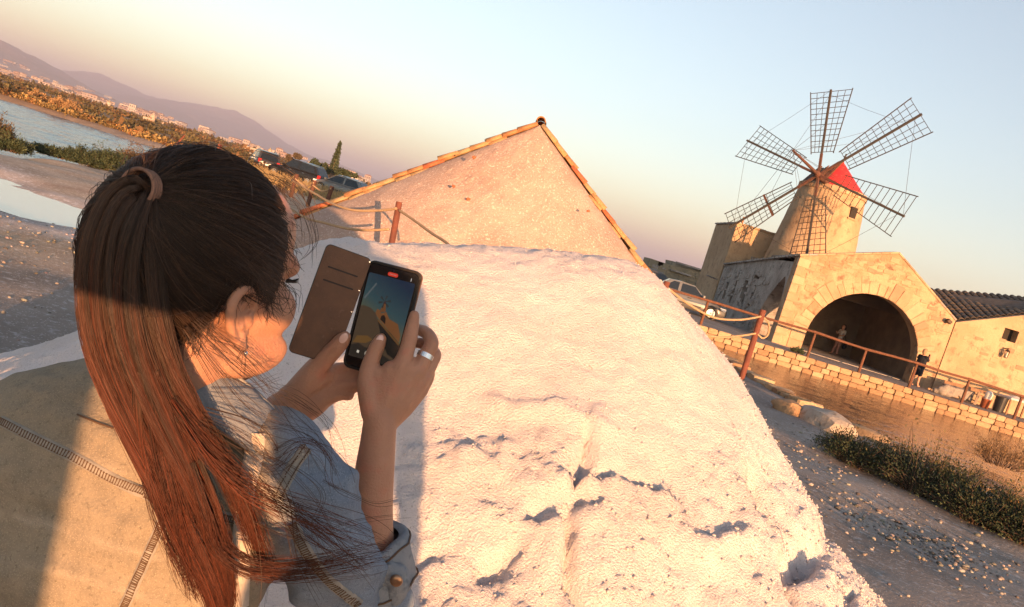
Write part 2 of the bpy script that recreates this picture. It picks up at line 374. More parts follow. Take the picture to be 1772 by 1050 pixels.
def crack(pts, w, dep, step=0.0, sw=40):
    """groove along a polyline; step lifts the ground on its right side"""
    global Z
    pts = np.array(pts, float); best = np.full(px.shape, 1e9); side = np.zeros(px.shape)
    for a, b in zip(pts[:-1], pts[1:]):
        e = b - a; wx, wy = px - a[0], py - a[1]; t = np.clip((wx * e[0] + wy * e[1]) / (e @ e), 0, 1)
        d = np.hypot(wx - e[0] * t, wy - e[1] * t); s = np.sign(e[0] * wy - e[1] * wx); m = d < best
        best = np.where(m, d, best); side = np.where(m, s, side)
    best = best + 5 * fbm(X * 14, Y * 14, o=3, s=int(pts[0, 0]))
    Z = Z - dep * np.exp(-np.clip(best / w, 0, 9) ** 2)
    if step: Z = Z + step * np.where(side < 0, np.exp(-np.clip(best / sw, 0, 9) ** 1.5), 0)
low = sstep(700, 900, py + 60 * fbm(X * 1.6, Y * 1.6, o=3, s=111)) * sstep(640, 720, px + 40)
lump = np.abs(fbm(X * 7, Y * 7, Z * 7, o=3, s=121)); Z = Z + low * (0.012 * (0.5 - lump) + 0.022 * fbm(X * 3.2, Y * 3.2, o=2, s=127)) + 0.006 * fbm(X * 6, Y * 6, o=2, s=123)
Z = Z + low * 0.005 * (fbm(X * 26, Y * 26, Z * 26, o=2, s=125))
crack([(850, 700), (880, 712), (960, 705), (1045, 740)], 14, -0.018)
crack([(1020, 735), (1018, 790), (1000, 830), (1010, 850)], 9, 0.04, 0.02, 30)
crack([(1010, 815), (1080, 815), (1145, 850)], 7, 0.03, -0.03, 40)
crack([(930, 885), (955, 868), (1000, 855), (1030, 862)], 18, 0.045)
crack([(985, 890), (985, 960), (990, 1000), (1015, 1060)], 8, 0.055, -0.025, 60)
crack([(840, 985), (870, 965), (890, 950)], 15, 0.04)
crack([(700, 985), (750, 960)], 12, 0.03)
crack([(1148, 860), (1170, 920), (1210, 950), (1290, 940)], 22, -0.03)
crack([(1310, 810), (1345, 880), (1400, 935)], 22, 0.05, -0.06, 110)
crack([(1365, 935), (1362, 985), (1385, 1060)], 9, 0.07, -0.03, 40)
crack([(1420, 915), (1400, 945), (1390, 960)], 24, 0.07)
crack([(1455, 1000), (1475, 1015), (1470, 1060)], 9, 0.05)
crack([(800, 800), (850, 810), (870, 780)], 16, -0.02)
gz = 0.0055 * fbm(X * 17, Y * 17, Z * 17, o=3, s=137) + 0.0050 * fbm(X * 42, Y * 42, Z * 42, o=2, s=131) + 0.0040 * vnoise(X * 95, Y * 95, Z * 95, s=133); Z = Z + gz * (0.75 + 0.7 * low)
I = np.arange(X.size).reshape(X.shape); F = np.stack([I[:-1, :-1], I[:-1, 1:], I[1:, 1:], I[1:, :-1]], -1).reshape(-1, 4)
keep = (Z.ravel() > -0.08); F = F[keep[F].any(1)]
used = np.unique(F); rem = np.full(X.size, -1); rem[used] = np.arange(len(used))
Vm = np.stack([X, Y, Z], -1).reshape(-1, 3)[used]
def salt_mat(name, c1, c2, c3, s3, speck=None, bump=0.6, bs=160):
    m = pm(name, c1, c2, 2.2, 0.7, bump, bs, c3=c3, s3=s3, spec=0.5, speck=speck, bdist=0.014, t3=(0.58, 0.72)); return m
M_salt = salt_mat('salt_white', (0.78, 0.70, 0.69), (0.68, 0.60, 0.58), (0.40, 0.33, 0.30), 150, speck=((0.42, 0.30, 0.24), 70, 0.10), bump=1.0, bs=170)
link('salt_mound', np_mesh('salt_mound', Vm, rem[F], True), M_salt, label='large heap of white sea salt with cracked crumbling side in front of the woman', cat='salt heap')
# back of the mound, coarser
# ---- loose salt crystals lying on it
N = 34000; qx, qy = rng.uniform(-2.2, 2.3, N), rng.uniform(0.8, 3.0, N)
ii = np.clip(((qx - ax[0]) / st).astype(int), 0, len(ax) - 1), np.clip(((qy - ay[0]) / st).astype(int), 0, len(ay) - 1)
qz = Z[ii[1], ii[0]]; w = low[ii[1], ii[0]]; k = (qz > 0.05) & (rng.random(N) < 0.5 + 0.4 * w); R = (0.0016 + 0.0036 * rng.random(k.sum()) ** 3) * (0.8 + 0.5 * w[k])
V, F = rocks_np(np.stack([qx, qy, qz + 0.001], -1)[k], R, 5, 0.85)
link('salt_crystals', np_mesh('salt_crystals', V, F), M_salt, kind='stuff', label='loose salt crystals scattered over the white salt heap', cat='salt')
# ================================================================ tile-covered salt heap
HX, HY0, HY1, HZ = -0.52, 16.0, 31.0, 3.82
TS = math.tan(math.radians(37.3))
M_saltp = pm('salt_pinkish', (0.42, 0.31, 0.265), (0.33, 0.235, 0.20), 1.4, 0.85, 1.0, 28, c3=(0.64, 0.55, 0.49), s3=26, speck=((0.26, 0.19, 0.155), 13, 0.16), bdist=0.04)
heap = empty('tiled_salt_heap', (HX, HY0, 0), label='tall gable-ended heap of pinkish salt roofed with terracotta tiles', cat='salt heap')
nu, nv = 150, 90
s_, t_ = np.meshgrid(np.linspace(-1, 1, nu), np.linspace(0, 1, nv)); zz = HZ * t_; hw = (HZ - zz) / TS
xx = HX + s_ * hw; yy = HY0 - 0.03 - 1.5 * (1 - t_) * (1 - s_ ** 2) ** 0.8 - 0.5 * (1 - t_) * (1 - np.abs(s_) ** 6)
yy = yy - 0.06 * fbm(xx * .9, zz * .9, o=4, s=201) * (1 - s_ ** 4) - 0.015 * fbm(xx * 9, zz * 9, o=3, s=203)
I = np.arange(nu * nv).reshape(nv, nu); F = np.stack([I[:-1, :-1], I[:-1, 1:], I[1:, 1:], I[1:, :-1]], -1).reshape(-1, 4)
link('salt_face', np_mesh('salt_face', np.stack([xx, yy, zz - 0.02], -1).reshape(-1, 3), F, True), M_saltp, heap)
W = HZ / TS
MB().prism([(HX - W, HY0, -.02), (HX + W, HY0, -.02), (HX, HY0, HZ - .06)], (0, HY1 - HY0, 0)).build('salt_core', M_saltp, heap)
M_tile = [pm('terracotta_%d' % i, c, tuple(v * .72 for v in c), 9, 0.9, 0.5, 60, c3=c3, s3=22) for i, (c, c3) in enumerate([
    ((0.42, 0.20, 0.09), (0.30, 0.20, 0.11)), ((0.48, 0.26, 0.12), (0.36, 0.28, 0.16)), ((0.44, 0.13, 0.06), (0.35, 0.16, 0.09)), ((0.40, 0.27, 0.14), (0.28, 0.22, 0.14))])]
def barrel(L=0.44, r0=0.105, r1=0.085, th=0.016, n=8):
    """half-round tile, long axis +x (downhill), open side down"""
    mb = MB(); vs = []
    for x, r in ((0, r1), (L, r0)):
        for rr_ in (r, r - th):
            for k in range(n + 1):
                a = math.pi * k / n; vs.append((x, rr_ * math.cos(a), rr_ * math.sin(a)))
    q = n + 1; fs = []
    for k in range(n):
        fs += [(k, k + 1, 2 * q + k + 1, 2 * q + k), (q + k, 3 * q + k, 3 * q + k + 1, q + k + 1), (k, q + k, q + k + 1, k + 1), (2 * q + k, 2 * q + k + 1, 3 * q + k + 1, 3 * q + k)]
    fs += [(0, 2 * q, 3 * q, q), (n, q + n, 3 * q + n, 2 * q + n)]
    return mb.add(vs, fs).mesh('roof_tile', True)
tile_me = []
for m in M_tile:
    t = barrel(); t.materials.append(m); tile_me.append(t)
SLO = math.atan(TS)
def put_tile(parent, p, side, roll=0.0, pitch=0.0, yaw=0.0, sc=1.0):
    o = bpy.data.objects.new('roof_tile', random.choice(tile_me)); COL.objects.link(o); o.parent = parent
    R = Matrix.Rotation(math.pi if side < 0 else 0, 4, 'Z') @ Matrix.Rotation(SLO + pitch, 4, 'Y') @ Matrix.Rotation(roll, 4, 'X') @ Matrix.Rotation(yaw, 4, 'Z') @ Matrix.Diagonal((sc, sc, sc, 1))
    o.matrix_parent_inverse = wm(parent).inverted(); o.matrix_basis = Matrix.Translation(p) @ R
    return o
rows = 18
for side in (-1, 1):
    dn = Vector((side * math.cos(SLO), 0, -math.sin(SLO))); nrm = Vector((side * math.sin(SLO), 0, math.cos(SLO)))
    for c in range(4):
        for k in range(rows):
            base = Vector((HX, HY0 + 0.02 + c * 0.20, HZ - 0.02)) + dn * (0.03 + k * 0.352) + nrm * (0.005 + 0.014 * ((k * 7 + c * 3) % 3) + random.uniform(0, .014))
            base.y += random.uniform(-.03, .03)
            put_tile(heap, base, side, random.uniform(-.1, .1), random.uniform(-.05, .0), random.uniform(-.07, .07), random.uniform(.95, 1.06))
            if c == 0 and random.random() < (.5 if side < 0 else .35):                      # a second tile bedded underneath the rake
                put_tile(heap, base - nrm * .085 + Vector((0, -.03, 0)), side, random.uniform(-.25, .25), random.uniform(-.04, .04), random.uniform(-.1, .1), .9)
    # the slope behind, too deep to pick apart
    mb = MB(); tm = tile_me[1]; tv = co_of(tm); tf = [tuple(p.vertices) for p in tm.polygons]
    V = []; Fq = []; o_ = 0
    R3 = np.array((Matrix.Rotation(math.pi if side < 0 else 0, 3, 'Z') @ Matrix.Rotation(SLO, 3, 'Y')))
    for c in range(4, 60):
        for k in range(0, rows):
            b = Vector((HX, HY0 + .02 + c * .25, HZ)) + dn * (0.03 + k * .352) + nrm * .03; mb.add((tv @ R3.T) * np.array([1, 1.15, 1]) + np.array(b), tf)
    o = mb.build('tile_slope', M_tile[0], heap); o['kind'] = 'stuff'
for k in range(14):                                                                       # ridge
    o = bpy.data.objects.new('ridge_tile', tile_me[k % 4]); COL.objects.link(o); o.parent = heap; o.matrix_parent_inverse = wm(heap).inverted()
    o.matrix_basis = Matrix.Translation((HX, HY0 - 0.10 + k * .37, HZ + .07 + .01 * (k % 2))) @ Matrix.Rotation(math.pi / 2, 4, 'Z') @ Matrix.Diagonal((1, 1.15, 1.1, 1))
# stray tile bits and clods on the salt face
for (a, b) in [(820, 272), (810, 344), (785, 322), (1018, 365), (865, 416)]:
    p = D(a, b, 14.95); R = np.array([0.05]); V, F = rocks_np(np.array([[p.x, p.y, p.z]]), R, a); link('clod', np_mesh('clod', V, F), M_tile[2], heap)

# ================================================================ mill buildings
M_stone = pm('stone_warm', (0.32, 0.195, 0.115), (0.43, 0.29, 0.18), 0.9, 0.92, 1.0, 5, c3=(0.19, 0.12, 0.075), s3=2.0, bdist=0.06, detail=10, t3=(0.54, 0.66), lo=.42, hi=.58)
M_stone2 = pm('stone_plaster', (0.36, 0.24, 0.145), (0.43, 0.30, 0.19), 0.7, 0.92, 0.9, 6, c3=(0.24, 0.16, 0.10), s3=2.2, bdist=0.05, detail=10, t3=(0.54, 0.68), lo=.4, hi=.6)
M_stoneg = pm('stone_weathered', (0.23, 0.20, 0.18), (0.38, 0.34, 0.31), 1.1, 0.95, 1.0, 4, c3=(0.12, 0.105, 0.10), s3=3.2, bdist=0.08, detail=9)
M_vous = [pm('stone_cut_%d' % i, c, tuple(v * .85 for v in c), 3, 0.9, 0.5, 14, bdist=0.03) for i, c in enumerate([(0.45, 0.32, 0.205), (0.37, 0.25, 0.155), (0.41, 0.285, 0.18), (0.31, 0.205, 0.13)])]
M_dimstone = pm('stone_shade_dimmed', (0.20, 0.15, 0.11), (0.13, 0.10, 0.075), 1.2, 0.95, 0.8, 5, bdist=0.05)  # stone with the shade inside the arch darkened into its colour
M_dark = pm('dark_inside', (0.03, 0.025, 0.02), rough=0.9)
M_wood = pm('wood_rusty', (0.15, 0.062, 0.035), (0.10, 0.045, 0.028), 6, 0.85, 0.5, 40, c3=(0.21, 0.10, 0.06), s3=20)
M_woodd = pm('wood_dark', (0.045, 0.040, 0.037), (0.065, 0.054, 0.046), 5, 0.8, 0.3, 30)
M_red = pm('paint_red', (0.50, 0.025, 0.03), (0.38, 0.03, 0.03), 2.2, 0.7, 0.3, 12, c3=(0.55, 0.10, 0.08), s3=7)
FY = 34.0
def U(px, py, y): p = D(px, py, y); return p.x, p.z
# --- arched front building
ab = empty('arched_mill_house', (15.5, FY, 0), label='sunlit stone mill house with a wide open arch and low gable', cat='building')
AX, AR, ASP = 598 / 1300 * FY, 2.56, 0.80
xl, xr = 11.75, 19.25
arch = [(AX + AR * math.cos(a), ASP + AR * 1.0 * math.sin(a)) for a in np.linspace(0, math.pi, 33)]
front = [(xl, -.3), (xl, 4.05), (15.85, 5.38), (xr, 3.3), (xr, -.3), (AX + AR, -.3)] + arch + [(AX - AR, -.3)]
link('front_wall', wall_prism([(x, FY, z) for x, z in front], [], (0, .62, 0)), M_stone, ab)
NV = 25
cuts = [math.pi * (i + (random.uniform(-.22, .22) if 0 < i < NV else 0)) / NV for i in range(NV + 1)]
for i in range(NV):                                                                         # the arch ring, stone by stone
    a0, a1 = cuts[i] + .004, cuts[i + 1] - .004; ro = AR + random.uniform(.5, .86); ri = AR - .012 + random.uniform(0, .02)
    poly = [(AX + ri * math.cos(a0), ASP + ri * math.sin(a0)), (AX + ro * math.cos(a0), ASP + ro * math.sin(a0)), (AX + ro * math.cos(a1), ASP + ro * math.sin(a1)), (AX + ri * math.cos(a1), ASP + ri * math.sin(a1))]
    MB().prism([(x, FY - .012 - random.uniform(0, .03), z) for x, z in poly], (0, .3, 0)).build('arch_stone', random.choice(M_vous + [M_stone, M_stone2]), ab, bevel=.02)
for sx in (-1, 1):                                                                          # jamb stones under the ring
    for k in range(2):
        MB().box((AX + sx * (AR + .33 + random.uniform(-.06, .06)), FY + .12, .2 + k * .4), (.66, .31, .385)).build('jamb_stone', random.choice(M_vous), ab, bevel=.012)
for k, (z0, h) in enumerate([(-.02, .42), (.42, .36), (.8, .4), (1.22, .34), (1.58, .4), (2.0, .36), (2.38, .4), (2.8, .36), (3.18, .38), (3.58, .4)]):
    wq = .34 + .18 * (k % 2); MB().box((xl + wq / 2 - .02, FY + .12, z0 + h / 2), (wq, .29, h - .02)).build('quoin_stone', random.choice(M_vous), ab, bevel=.015)
# rubble stones standing proud of the plaster round the gable
cnt = 0
while cnt < 130:
    x, z = random.uniform(xl + .5, xr - .2), random.uniform(.3, 5.1); r = math.hypot(x - AX, max(z - ASP, 0) if z > ASP else 0)
    top = 4.05 + (x - xl) / (15.85 - xl) * 1.33 if x < 15.85 else 5.38 - (x - 15.85) / (xr - 15.85) * 2.08
    if z > top - .2 or r < AR + .95: continue
    w_, h_ = random.uniform(.18, .5), random.uniform(.1, .22); cnt += 1
    MB().box((x, FY + .02 + random.uniform(-.016, .006), z), (w_, .07, h_), Matrix.Rotation(random.uniform(-.12, .12), 3, 'Y')).build('rubble_stone', random.choice(M_vous[1:] + [M_stone] * 2), ab, bevel=.012)
for (a, b) in [((xl - .05, 4.05), (15.85, 5.40)), ((15.85, 5.40), (xr + .02, 3.28))]:         # coping along the gable
    n_ = 11
    for k in range(n_):
        p, q = Vector((a[0], 0, a[1])).lerp(Vector((b[0], 0, b[1])), k / n_), Vector((a[0], 0, a[1])).lerp(Vector((b[0], 0, b[1])), (k + .96) / n_)
        MB().bar((p.x, FY + .26, p.z + .03), (q.x, FY + .26, q.z + .03), .6, .07).build('coping_slab', random.choice([M_stoneg] + M_vous), ab)
link('left_wall', wall_prism([(xl, FY + .62, -.2), (xl, FY + .62, 0)] and [(xl, y_, z_) for y_, z_ in [(FY + .62, 1.9), (FY + .85, 2.75), (FY + 1.1, 3.05), (FY + 1.7, 2.65), (FY + 2.5, 1.95), (FY + 3.1, 1.1), (FY + 3.6, -.2), (FY + 12.2, -.2), (FY + 12.2, 3.05), (FY + .62, 4.0)]],
     [[(xl, y_ + a, z_ + b) for a, b in ((-w_, -h_), (w_, -h_), (w_, h_), (-w_, h_))] for y_, z_, w_, h_ in [(FY + 5.0, 1.75, .18, .55), (FY + 6.6, 1.7, .45, .75), (FY + 8.6, 1.6, .2, .62), (FY + 10.2, 1.6, .25, .5), (FY + 5.2, 2.75, .4, .1)]], (.9, 0, 0)), M_stoneg, ab)
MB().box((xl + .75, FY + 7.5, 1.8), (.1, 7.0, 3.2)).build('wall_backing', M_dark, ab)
# rough stones on the shaded side wall
for k in range(110):
    y_, z_ = random.uniform(FY + 3.2, FY + 11.8), random.uniform(.1, 3.0)
    if z_ > 4.0 - (y_ - FY) * .085 - .2: continue
    MB().box((xl - .01 + random.uniform(-.015, .012), y_, z_), (.07, random.uniform(.2, .55), random.uniform(.1, .24)), Matrix.Rotation(random.uniform(-.15, .15), 3, 'X')).build('rubble_stone', M_stoneg, ab, bevel=.012)
for k in range(26):
    f = (k + .5) / 26; MB().box((xl + .3, FY + .3 + f * 11.9, 4.06 - f * .95), (.85, .42, .07 + .03 * random.random()), Matrix.Rotation(random.uniform(-.1, .1), 3, 'X')).build('eave_slab', M_stoneg, ab)
link('right_wall', MB().box((xr - .3, FY + 4.3, 1.5), (.6, 7.3, 3.4)).mesh('right_wall'), M_dimstone, ab)
MB().box((15.5, FY + 7.7, 1.8), (7.2, .4, 4.0)).build('back_wall', M_dimstone, ab)
MB().prism([(xl, FY + .63, 3.95), (15.85, FY + .63, 5.28), (xr, FY + .63, 3.2), (xr, FY + .63, 3.06), (15.85, FY + .63, 4.9), (xl, FY + .63, 3.75)], (0, 3.4, 0)).build('roof', M_dimstone, ab)
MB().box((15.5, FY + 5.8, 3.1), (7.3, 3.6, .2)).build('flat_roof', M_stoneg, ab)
link('inner_gable', wall_prism([(x, FY + 3.95, z) for x, z in [(xl + .1, 2.9), (xl + .1, 3.92), (15.85, 5.2), (xr - .1, 3.1), (xr - .1, 2.9)]], [], (0, .2, 0)), M_dimstone, ab)
MB().box((15.5, FY + 4.0, .01), (7.0, 7.2, .03)).build('floor_slab', M_stoneg, ab)
# --- windmill tower
KS = 45 / 40.5; TX, TY = 16.1, 45.0; TH = 1.65 + 6.6 * KS; TB, TT = 2.75 * KS, 1.66 * KS
mill = empty('windmill', (TX, TY, 0), label='tapering stone windmill tower with red cone cap and six lattice sails', cat='windmill')
nt, nz_ = 72, 60; a_ = np.linspace(0, 2 * math.pi, nt, endpoint=False); zz = np.linspace(-.2, TH, nz_)
A, Zt = np.meshgrid(a_, zz); R_ = TB - (TB - TT) * np.clip(Zt / TH, 0, 1) + .012 * fbm(A * 6, Zt * 2.2, o=3, s=301); R_[-1] *= .9
I = np.arange(nt * nz_).reshape(nz_, nt); J = np.roll(I, -1, 1); F = np.stack([I[:-1], J[:-1], J[1:], I[1:]], -1).reshape(-1, 4)
link('tower_wall', np_mesh('tower_wall', np.stack([TX + R_ * np.cos(A), TY + R_ * np.sin(A), Zt], -1).reshape(-1, 3), F, True), M_stone2, mill)
def tower_pt(az, z, dr=0.0): r = TB - (TB - TT) * z / TH + dr; return Vector((TX + r * math.cos(az), TY + r * math.sin(az), z))
for k in range(30):                                                                         # rim stones
    az = 2 * math.pi * k / 30; MB().box(tower_pt(az, TH - .12, -.08), (.33, .37, .32), Matrix.Rotation(az, 3, 'Z')).build('rim_stone', random.choice(M_vous), mill, bevel=.02)
az = math.radians(-66); MB().box(tower_pt(az, TH - 1.15, -.18), (.5, .46, .62), Matrix.Rotation(az, 3, 'Z')).build('window_opening', M_dark, mill)
az = math.radians(-66)
for dz, sz in ((.36, (.2, .66, .12)), (-.36, (.2, .66, .10))): MB().box(tower_pt(az, TH - 1.15 + dz, -.03), sz, Matrix.Rotation(az, 3, 'Z')).build('window_lintel', M_vous[1], mill, bevel=.01)
# cap: red half cone behind, open timber front
HUB = D(1417.8, 304, 42.3)
apex = D(1459, 279, 45.1)
mb = MB(); N_ = 40; ring = []; dirh = Vector((HUB.x - TX, HUB.y - TY, 0)).normalized(); dirh = Vector((-1, -.12, 0)); a0 = math.atan2(dirh.y, dirh.x)
for k in range(N_ + 1):
    a = a0 + math.radians(40) + (2 * math.pi - math.radians(80)) * k / N_; ring.append(Vector((TX + TT * math.cos(a), TY + TT * math.sin(a), TH - .02)))
K_ = 8; vs = []
for j in range(K_ + 1):
    for p in ring: vs.append(p.lerp(apex, j / K_))
fs = [(j * (N_ + 1) + k, j * (N_ + 1) + k + 1, (j + 1) * (N_ + 1) + k + 1, (j + 1) * (N_ + 1) + k) for j in range(K_) for k in range(N_)]
cap = mb.add(vs, fs).build('cap', M_red, mill, smooth=True)
sd = cap.modifiers.new('thick', 'SOLIDIFY'); sd.thickness = .06
MB().tube([apex - Vector((0, 0, .1)), apex + Vector((.05, 0, .45))], .05, 8).build('finial', M_woodd, cap)
for q in (0, N_): MB().bar(ring[q], apex, .13, .13).build('cap_rib', M_wood, cap)
mb = MB()                                                                                   # thatch-dark timber front of the cap
fr = [ring[0], ring[-1]]; L_, R2 = ring[-1], ring[0]
a1 = (a0 - math.radians(40), a0 + math.radians(40))
arc = [Vector((TX + TT * .98 * math.cos(a), TY + TT * .98 * math.sin(a), TH - .05)) for a in np.linspace(a1[0], a1[1], 12)]
topf = [Vector((TX + 1.0 * math.cos(a), TY + 1.0 * math.sin(a), TH + .8 + .25 * math.cos((a - a0) * 1.4))) for a in np.linspace(a1[0], a1[1], 12)]
vs = arc + topf + [apex - Vector((0, 0, .35))]; mb.add(vs, [(i, i + 1, 13 + i, 12 + i) for i in range(11)] + [(12 + i, 13 + i, 24) for i in range(11)])
mb.build('cap_front', pm('timber_black', (0.035, 0.022, 0.018), (0.10, 0.04, 0.03), 4, 0.9, 0.8, 20), mill)
for k in range(11):
    p, q = arc[k], topf[k]; o_ = dirh * .05
    MB().bar(p + o_, q + o_ + Vector((0, 0, random.uniform(-.1, .25))), random.uniform(.10, .2), .05, dirh).build('cap_board', random.choice([M_woodd, M_wood]), mill)
# sails
M_rust = pm('iron_rust', (0.12, 0.05, 0.035), (0.07, 0.04, 0.03), 4, .85, .3, 30)
nrm = Vector((-.7234, -.6775, .1333)).normalized(); Pv = Vector((.0973, .0911, .9911)); Qv = Vector((.6836, -.7299, 0)); Lr = 5.4
shaft = MB().tube([HUB + nrm * .35, HUB + (Vector((TX, TY, HUB.z)) - HUB) * .9], [.17, .2], 12).build('shaft', M_rust, mill, smooth=True)
MB().tube([HUB + nrm * .3, D(1372, 260, 39.6)], [.10, .06], 8).build('bowsprit', M_rust, shaft)
TIP = D(1372, 260, 39.6)
for k in range(6):
    w = -.2547 + math.radians(60 * k); d = Pv * math.cos(w) + Qv * math.sin(w); s = nrm.cross(d).normalized()
    a = HUB + nrm * .12; L = Lr * (1.0 + .05 * ((k * 5) % 3 - 1))
    sp = MB().bar(a - d * .25, a + d * L, .105, .10, nrm).build('sail_spar', M_woodd if k else M_woodd, mill)
    MB().bar(a - d * .1, a + d * 1.25, .125, .12, nrm).build('spar_root', M_rust, sp)
    r0, r1 = .27 * L, .985 * L; w0, w1 = .60, 1.12; pitch = nrm * .22
    def pt(r, q): f = (r - r0) / (r1 - r0); return a + d * r + (s + pitch * .6).normalized() * (q * (w0 + (w1 - w0) * f)) - nrm * .06
    for q in (-1, 1): MB().bar(pt(r0 - .1, q), pt(r1 + .08, q), .042, .042, nrm).build('edge_lath', M_woodd, sp)
    nr = 11
    if k != 2:
        for q in (-.68, -.34, .34, .68): MB().bar(pt(r0, q), pt(r1, q), .024, .024, nrm).build('long_lath', M_woodd, sp)
    for j in range(nr + 1):
        if k == 4 and j in (1, 2): continue
        r = r0 + (r1 - r0) * j / nr; MB().bar(pt(r, -1), pt(r, 1), .028, .024, nrm).build('cross_lath', M_woodd, sp)
    if k == 4: MB().bar(pt(r0 + 1.6, -1.05), pt(r0 + 1.55, 1.05), .12, .05, nrm).build('mending_board', M_wood, sp)
    e1 = a + d * L * .94; w2 = -.2547 + math.radians(60 * (k + 1)); d2 = Pv * math.cos(w2) + Qv * math.sin(w2); e2 = a + d2 * L * .94
    for g1, g2 in ((e1, e2), (TIP, e1), (TIP, a + d * L * .6)):
        MB().tube([g1, g1.lerp(g2, .5) - Vector((0, 0, .05)), g2], .009, 4).build('stay_wire', M_woodd, sp)
# --- square block behind
kb = empty('square_stone_block', (13.5, 48, 0), label='plain square stone block building standing behind the windmill', cat='building')
link('wall', MB().box((13.8, 49.2, 2.75), (4.1, 5.4, 5.9)).mesh('wall', bevel=.03), M_stone2, kb)
for k in range(9): MB().box((11.95 + k * .46, 46.6, 5.74), (.44, .34, .09 + .03 * (k % 2))).build('coping_slab', M_vous[k % 4], kb)
for k in range(11): MB().box((11.82, 47.1 + k * .46, 5.74), (.3, .44, .08 + .03 * (k % 2))).build('coping_slab', M_stoneg, kb)
MB().tube([(12.05, 46.6, 5.7), (12.05, 46.6, 6.2)], .06, 6).build('chimney_pot', M_tile[0], kb)
MB().tube([(11.75, 46.9, 2.1), (11.0, 46.6, 2.15)], .05, 6).build('drain_spout', M_stoneg, kb)
MB().tube([(14.6, 46.5, 5.75), (14.85, 46.4, 5.95)], .03, 5).build('iron_hook', M_woodd, kb)
# --- low ruin farther back
rb = empty('ruined_outbuilding', (12, 62, 0), label='weathered grey outbuilding with broken stepped roofline behind the parked cars', cat='building')
M_ruin = pm('stone_olive', (0.20, 0.17, 0.125), (0.29, 0.245, 0.17), 0.6, 0.95, 0.9, 3, c3=(0.12, 0.105, 0.08), s3=1.6, bdist=0.08)
def up(px, py, y): p = D(px, py, y); return (p.x, p.z)
x0, zt0 = up(1126, 447, 60); x1, zt1 = up(1165, 458, 60); x2, zt2 = up(1235, 470, 60)
link('wall', wall_prism([(x0, 60, -.5), (x0, 60, zt0), (x1, 60, zt0 - .05), (x1, 60.5, zt1 + .28), (x2 + 1.5, 60, zt1 + .25), (x2 + 1.5, 60, -.5)], [[(x0 + .7, 60, 1.9), (x0 + 1.1, 60, 1.9), (x0 + 1.1, 60, 2.25), (x0 + .7, 60, 2.25)]], (0, 3.5, 0)), M_ruin, rb)
for k in range(9): MB().box((x1 + .4 + k * .55, 59.95, zt1 + .27), (.53, .4, .12)).build('coping_slab', M_stoneg, rb)
for k in range(30): MB().box((random.uniform(x0 + .4, x2 + .5), 59.98 + random.uniform(-.02, .02), random.uniform(.8, zt0 - .25)), (random.uniform(.25, .6), .1, random.uniform(.12, .25))).build('rubble_stone', random.choice([M_ruin, M_stoneg]), rb, bevel=.012)
MB().box((x0 + 2.6, 59.9, 1.9), (1.7, .3, .12)).build('ledge', M_stoneg, rb)
# --- right-hand building with tiled roof
sb = empty('plastered_store_house', (24, FY, 0), label='plastered store house with grey tiled roof, small window and wall lantern', cat='building')
GX = 30.5
wx, wz = up(1747, 580, FY)
link('wall', wall_prism([(xr + .02, FY - .05, -.3), (xr + .02, FY - .05, 3.22), (22.3, FY - .05, 4.5), (25.5, FY - .05, 5.75), (GX, FY - .05, 3.6), (GX, FY - .05, -.3)], [[(wx + a, FY - .05, wz + b) for a, b in ((-.33, -.27), (.33, -.27), (.33, .27), (-.33, .27))]], (0, .5, 0)), M_stone2, sb)
MB().box((wx, FY + .38, wz), (.7, .05, .6)).build('window_pane', M_dark, sb)
for k in range(60):
    x, z = random.uniform(xr + .3, 25), random.uniform(.9, 3.1); MB().box((x, FY - .045 - random.uniform(-.004, .009), z), (random.uniform(.2, .45), .03, random.uniform(.12, .2))).build('wall_stone', random.choice(M_vous + [M_stone2]), sb, bevel=.012)
M_gtile = [pm('tile_grey_%d' % i, c, tuple(v * .6 for v in c), 4, 0.95, 0.6, 30) for i, c in enumerate([(0.17, 0.125, 0.095), (0.13, 0.105, 0.09), (0.22, 0.155, 0.105)])]
A0, A1 = Vector((xr + .02, FY + .3, 3.25)), Vector((25.5, FY + .3, 5.78)); B0, B1 = Vector((20.0, FY + 5.4, 4.62)), Vector((28.5, FY + 5.4, 6.4))
gt = barrel(.5, .12, .10, .02, 6); gts = []
for m in M_gtile: t = gt.copy(); t.materials.append(m); gts.append(t)
roof = MB().add([A0, A1, B1, B0, A0 - Vector((0, 0, .15)), A1 - Vector((0, 0, .15)), B1 - Vector((0, 0, .15)), B0 - Vector((0, 0, .15))], [(0, 1, 2, 3), (7, 6, 5, 4), (0, 4, 5, 1), (1, 5, 6, 2), (2, 6, 7, 3), (3, 7, 4, 0)]).build('roof', M_gtile[1], sb)
nc, nr = 25, 11
for i in range(nc):
    for j in range(nr):
        f, g = (i + .5) / nc, (j + .9) / nr; p = A0.lerp(A1, f).lerp(B0.lerp(B1, f), g); dwn = (A0.lerp(A1, f) - B0.lerp(B1, f)).normalized(); side_ = (A1 - A0).normalized(); n3 = side_.cross(-dwn).normalized(); n3 = n3 if n3.z > 0 else -n3
        y3 = n3.cross(dwn)
        o = bpy.data.objects.new('roof_tile', random.choice(gts)); COL.objects.link(o); o.parent = roof; o.matrix_parent_inverse = wm(roof).inverted()
        o.matrix_basis = Matrix(((dwn.x, y3.x, n3.x, p.x), (dwn.y, y3.y, n3.y, p.y), (dwn.z, y3.z, n3.z, p.z + .01 + random.uniform(0, .02)), (0, 0, 0, 1))) @ Matrix.Rotation(random.uniform(-.03, .03), 4, 'Z') @ Matrix.Diagonal((1, 1, .6, 1))
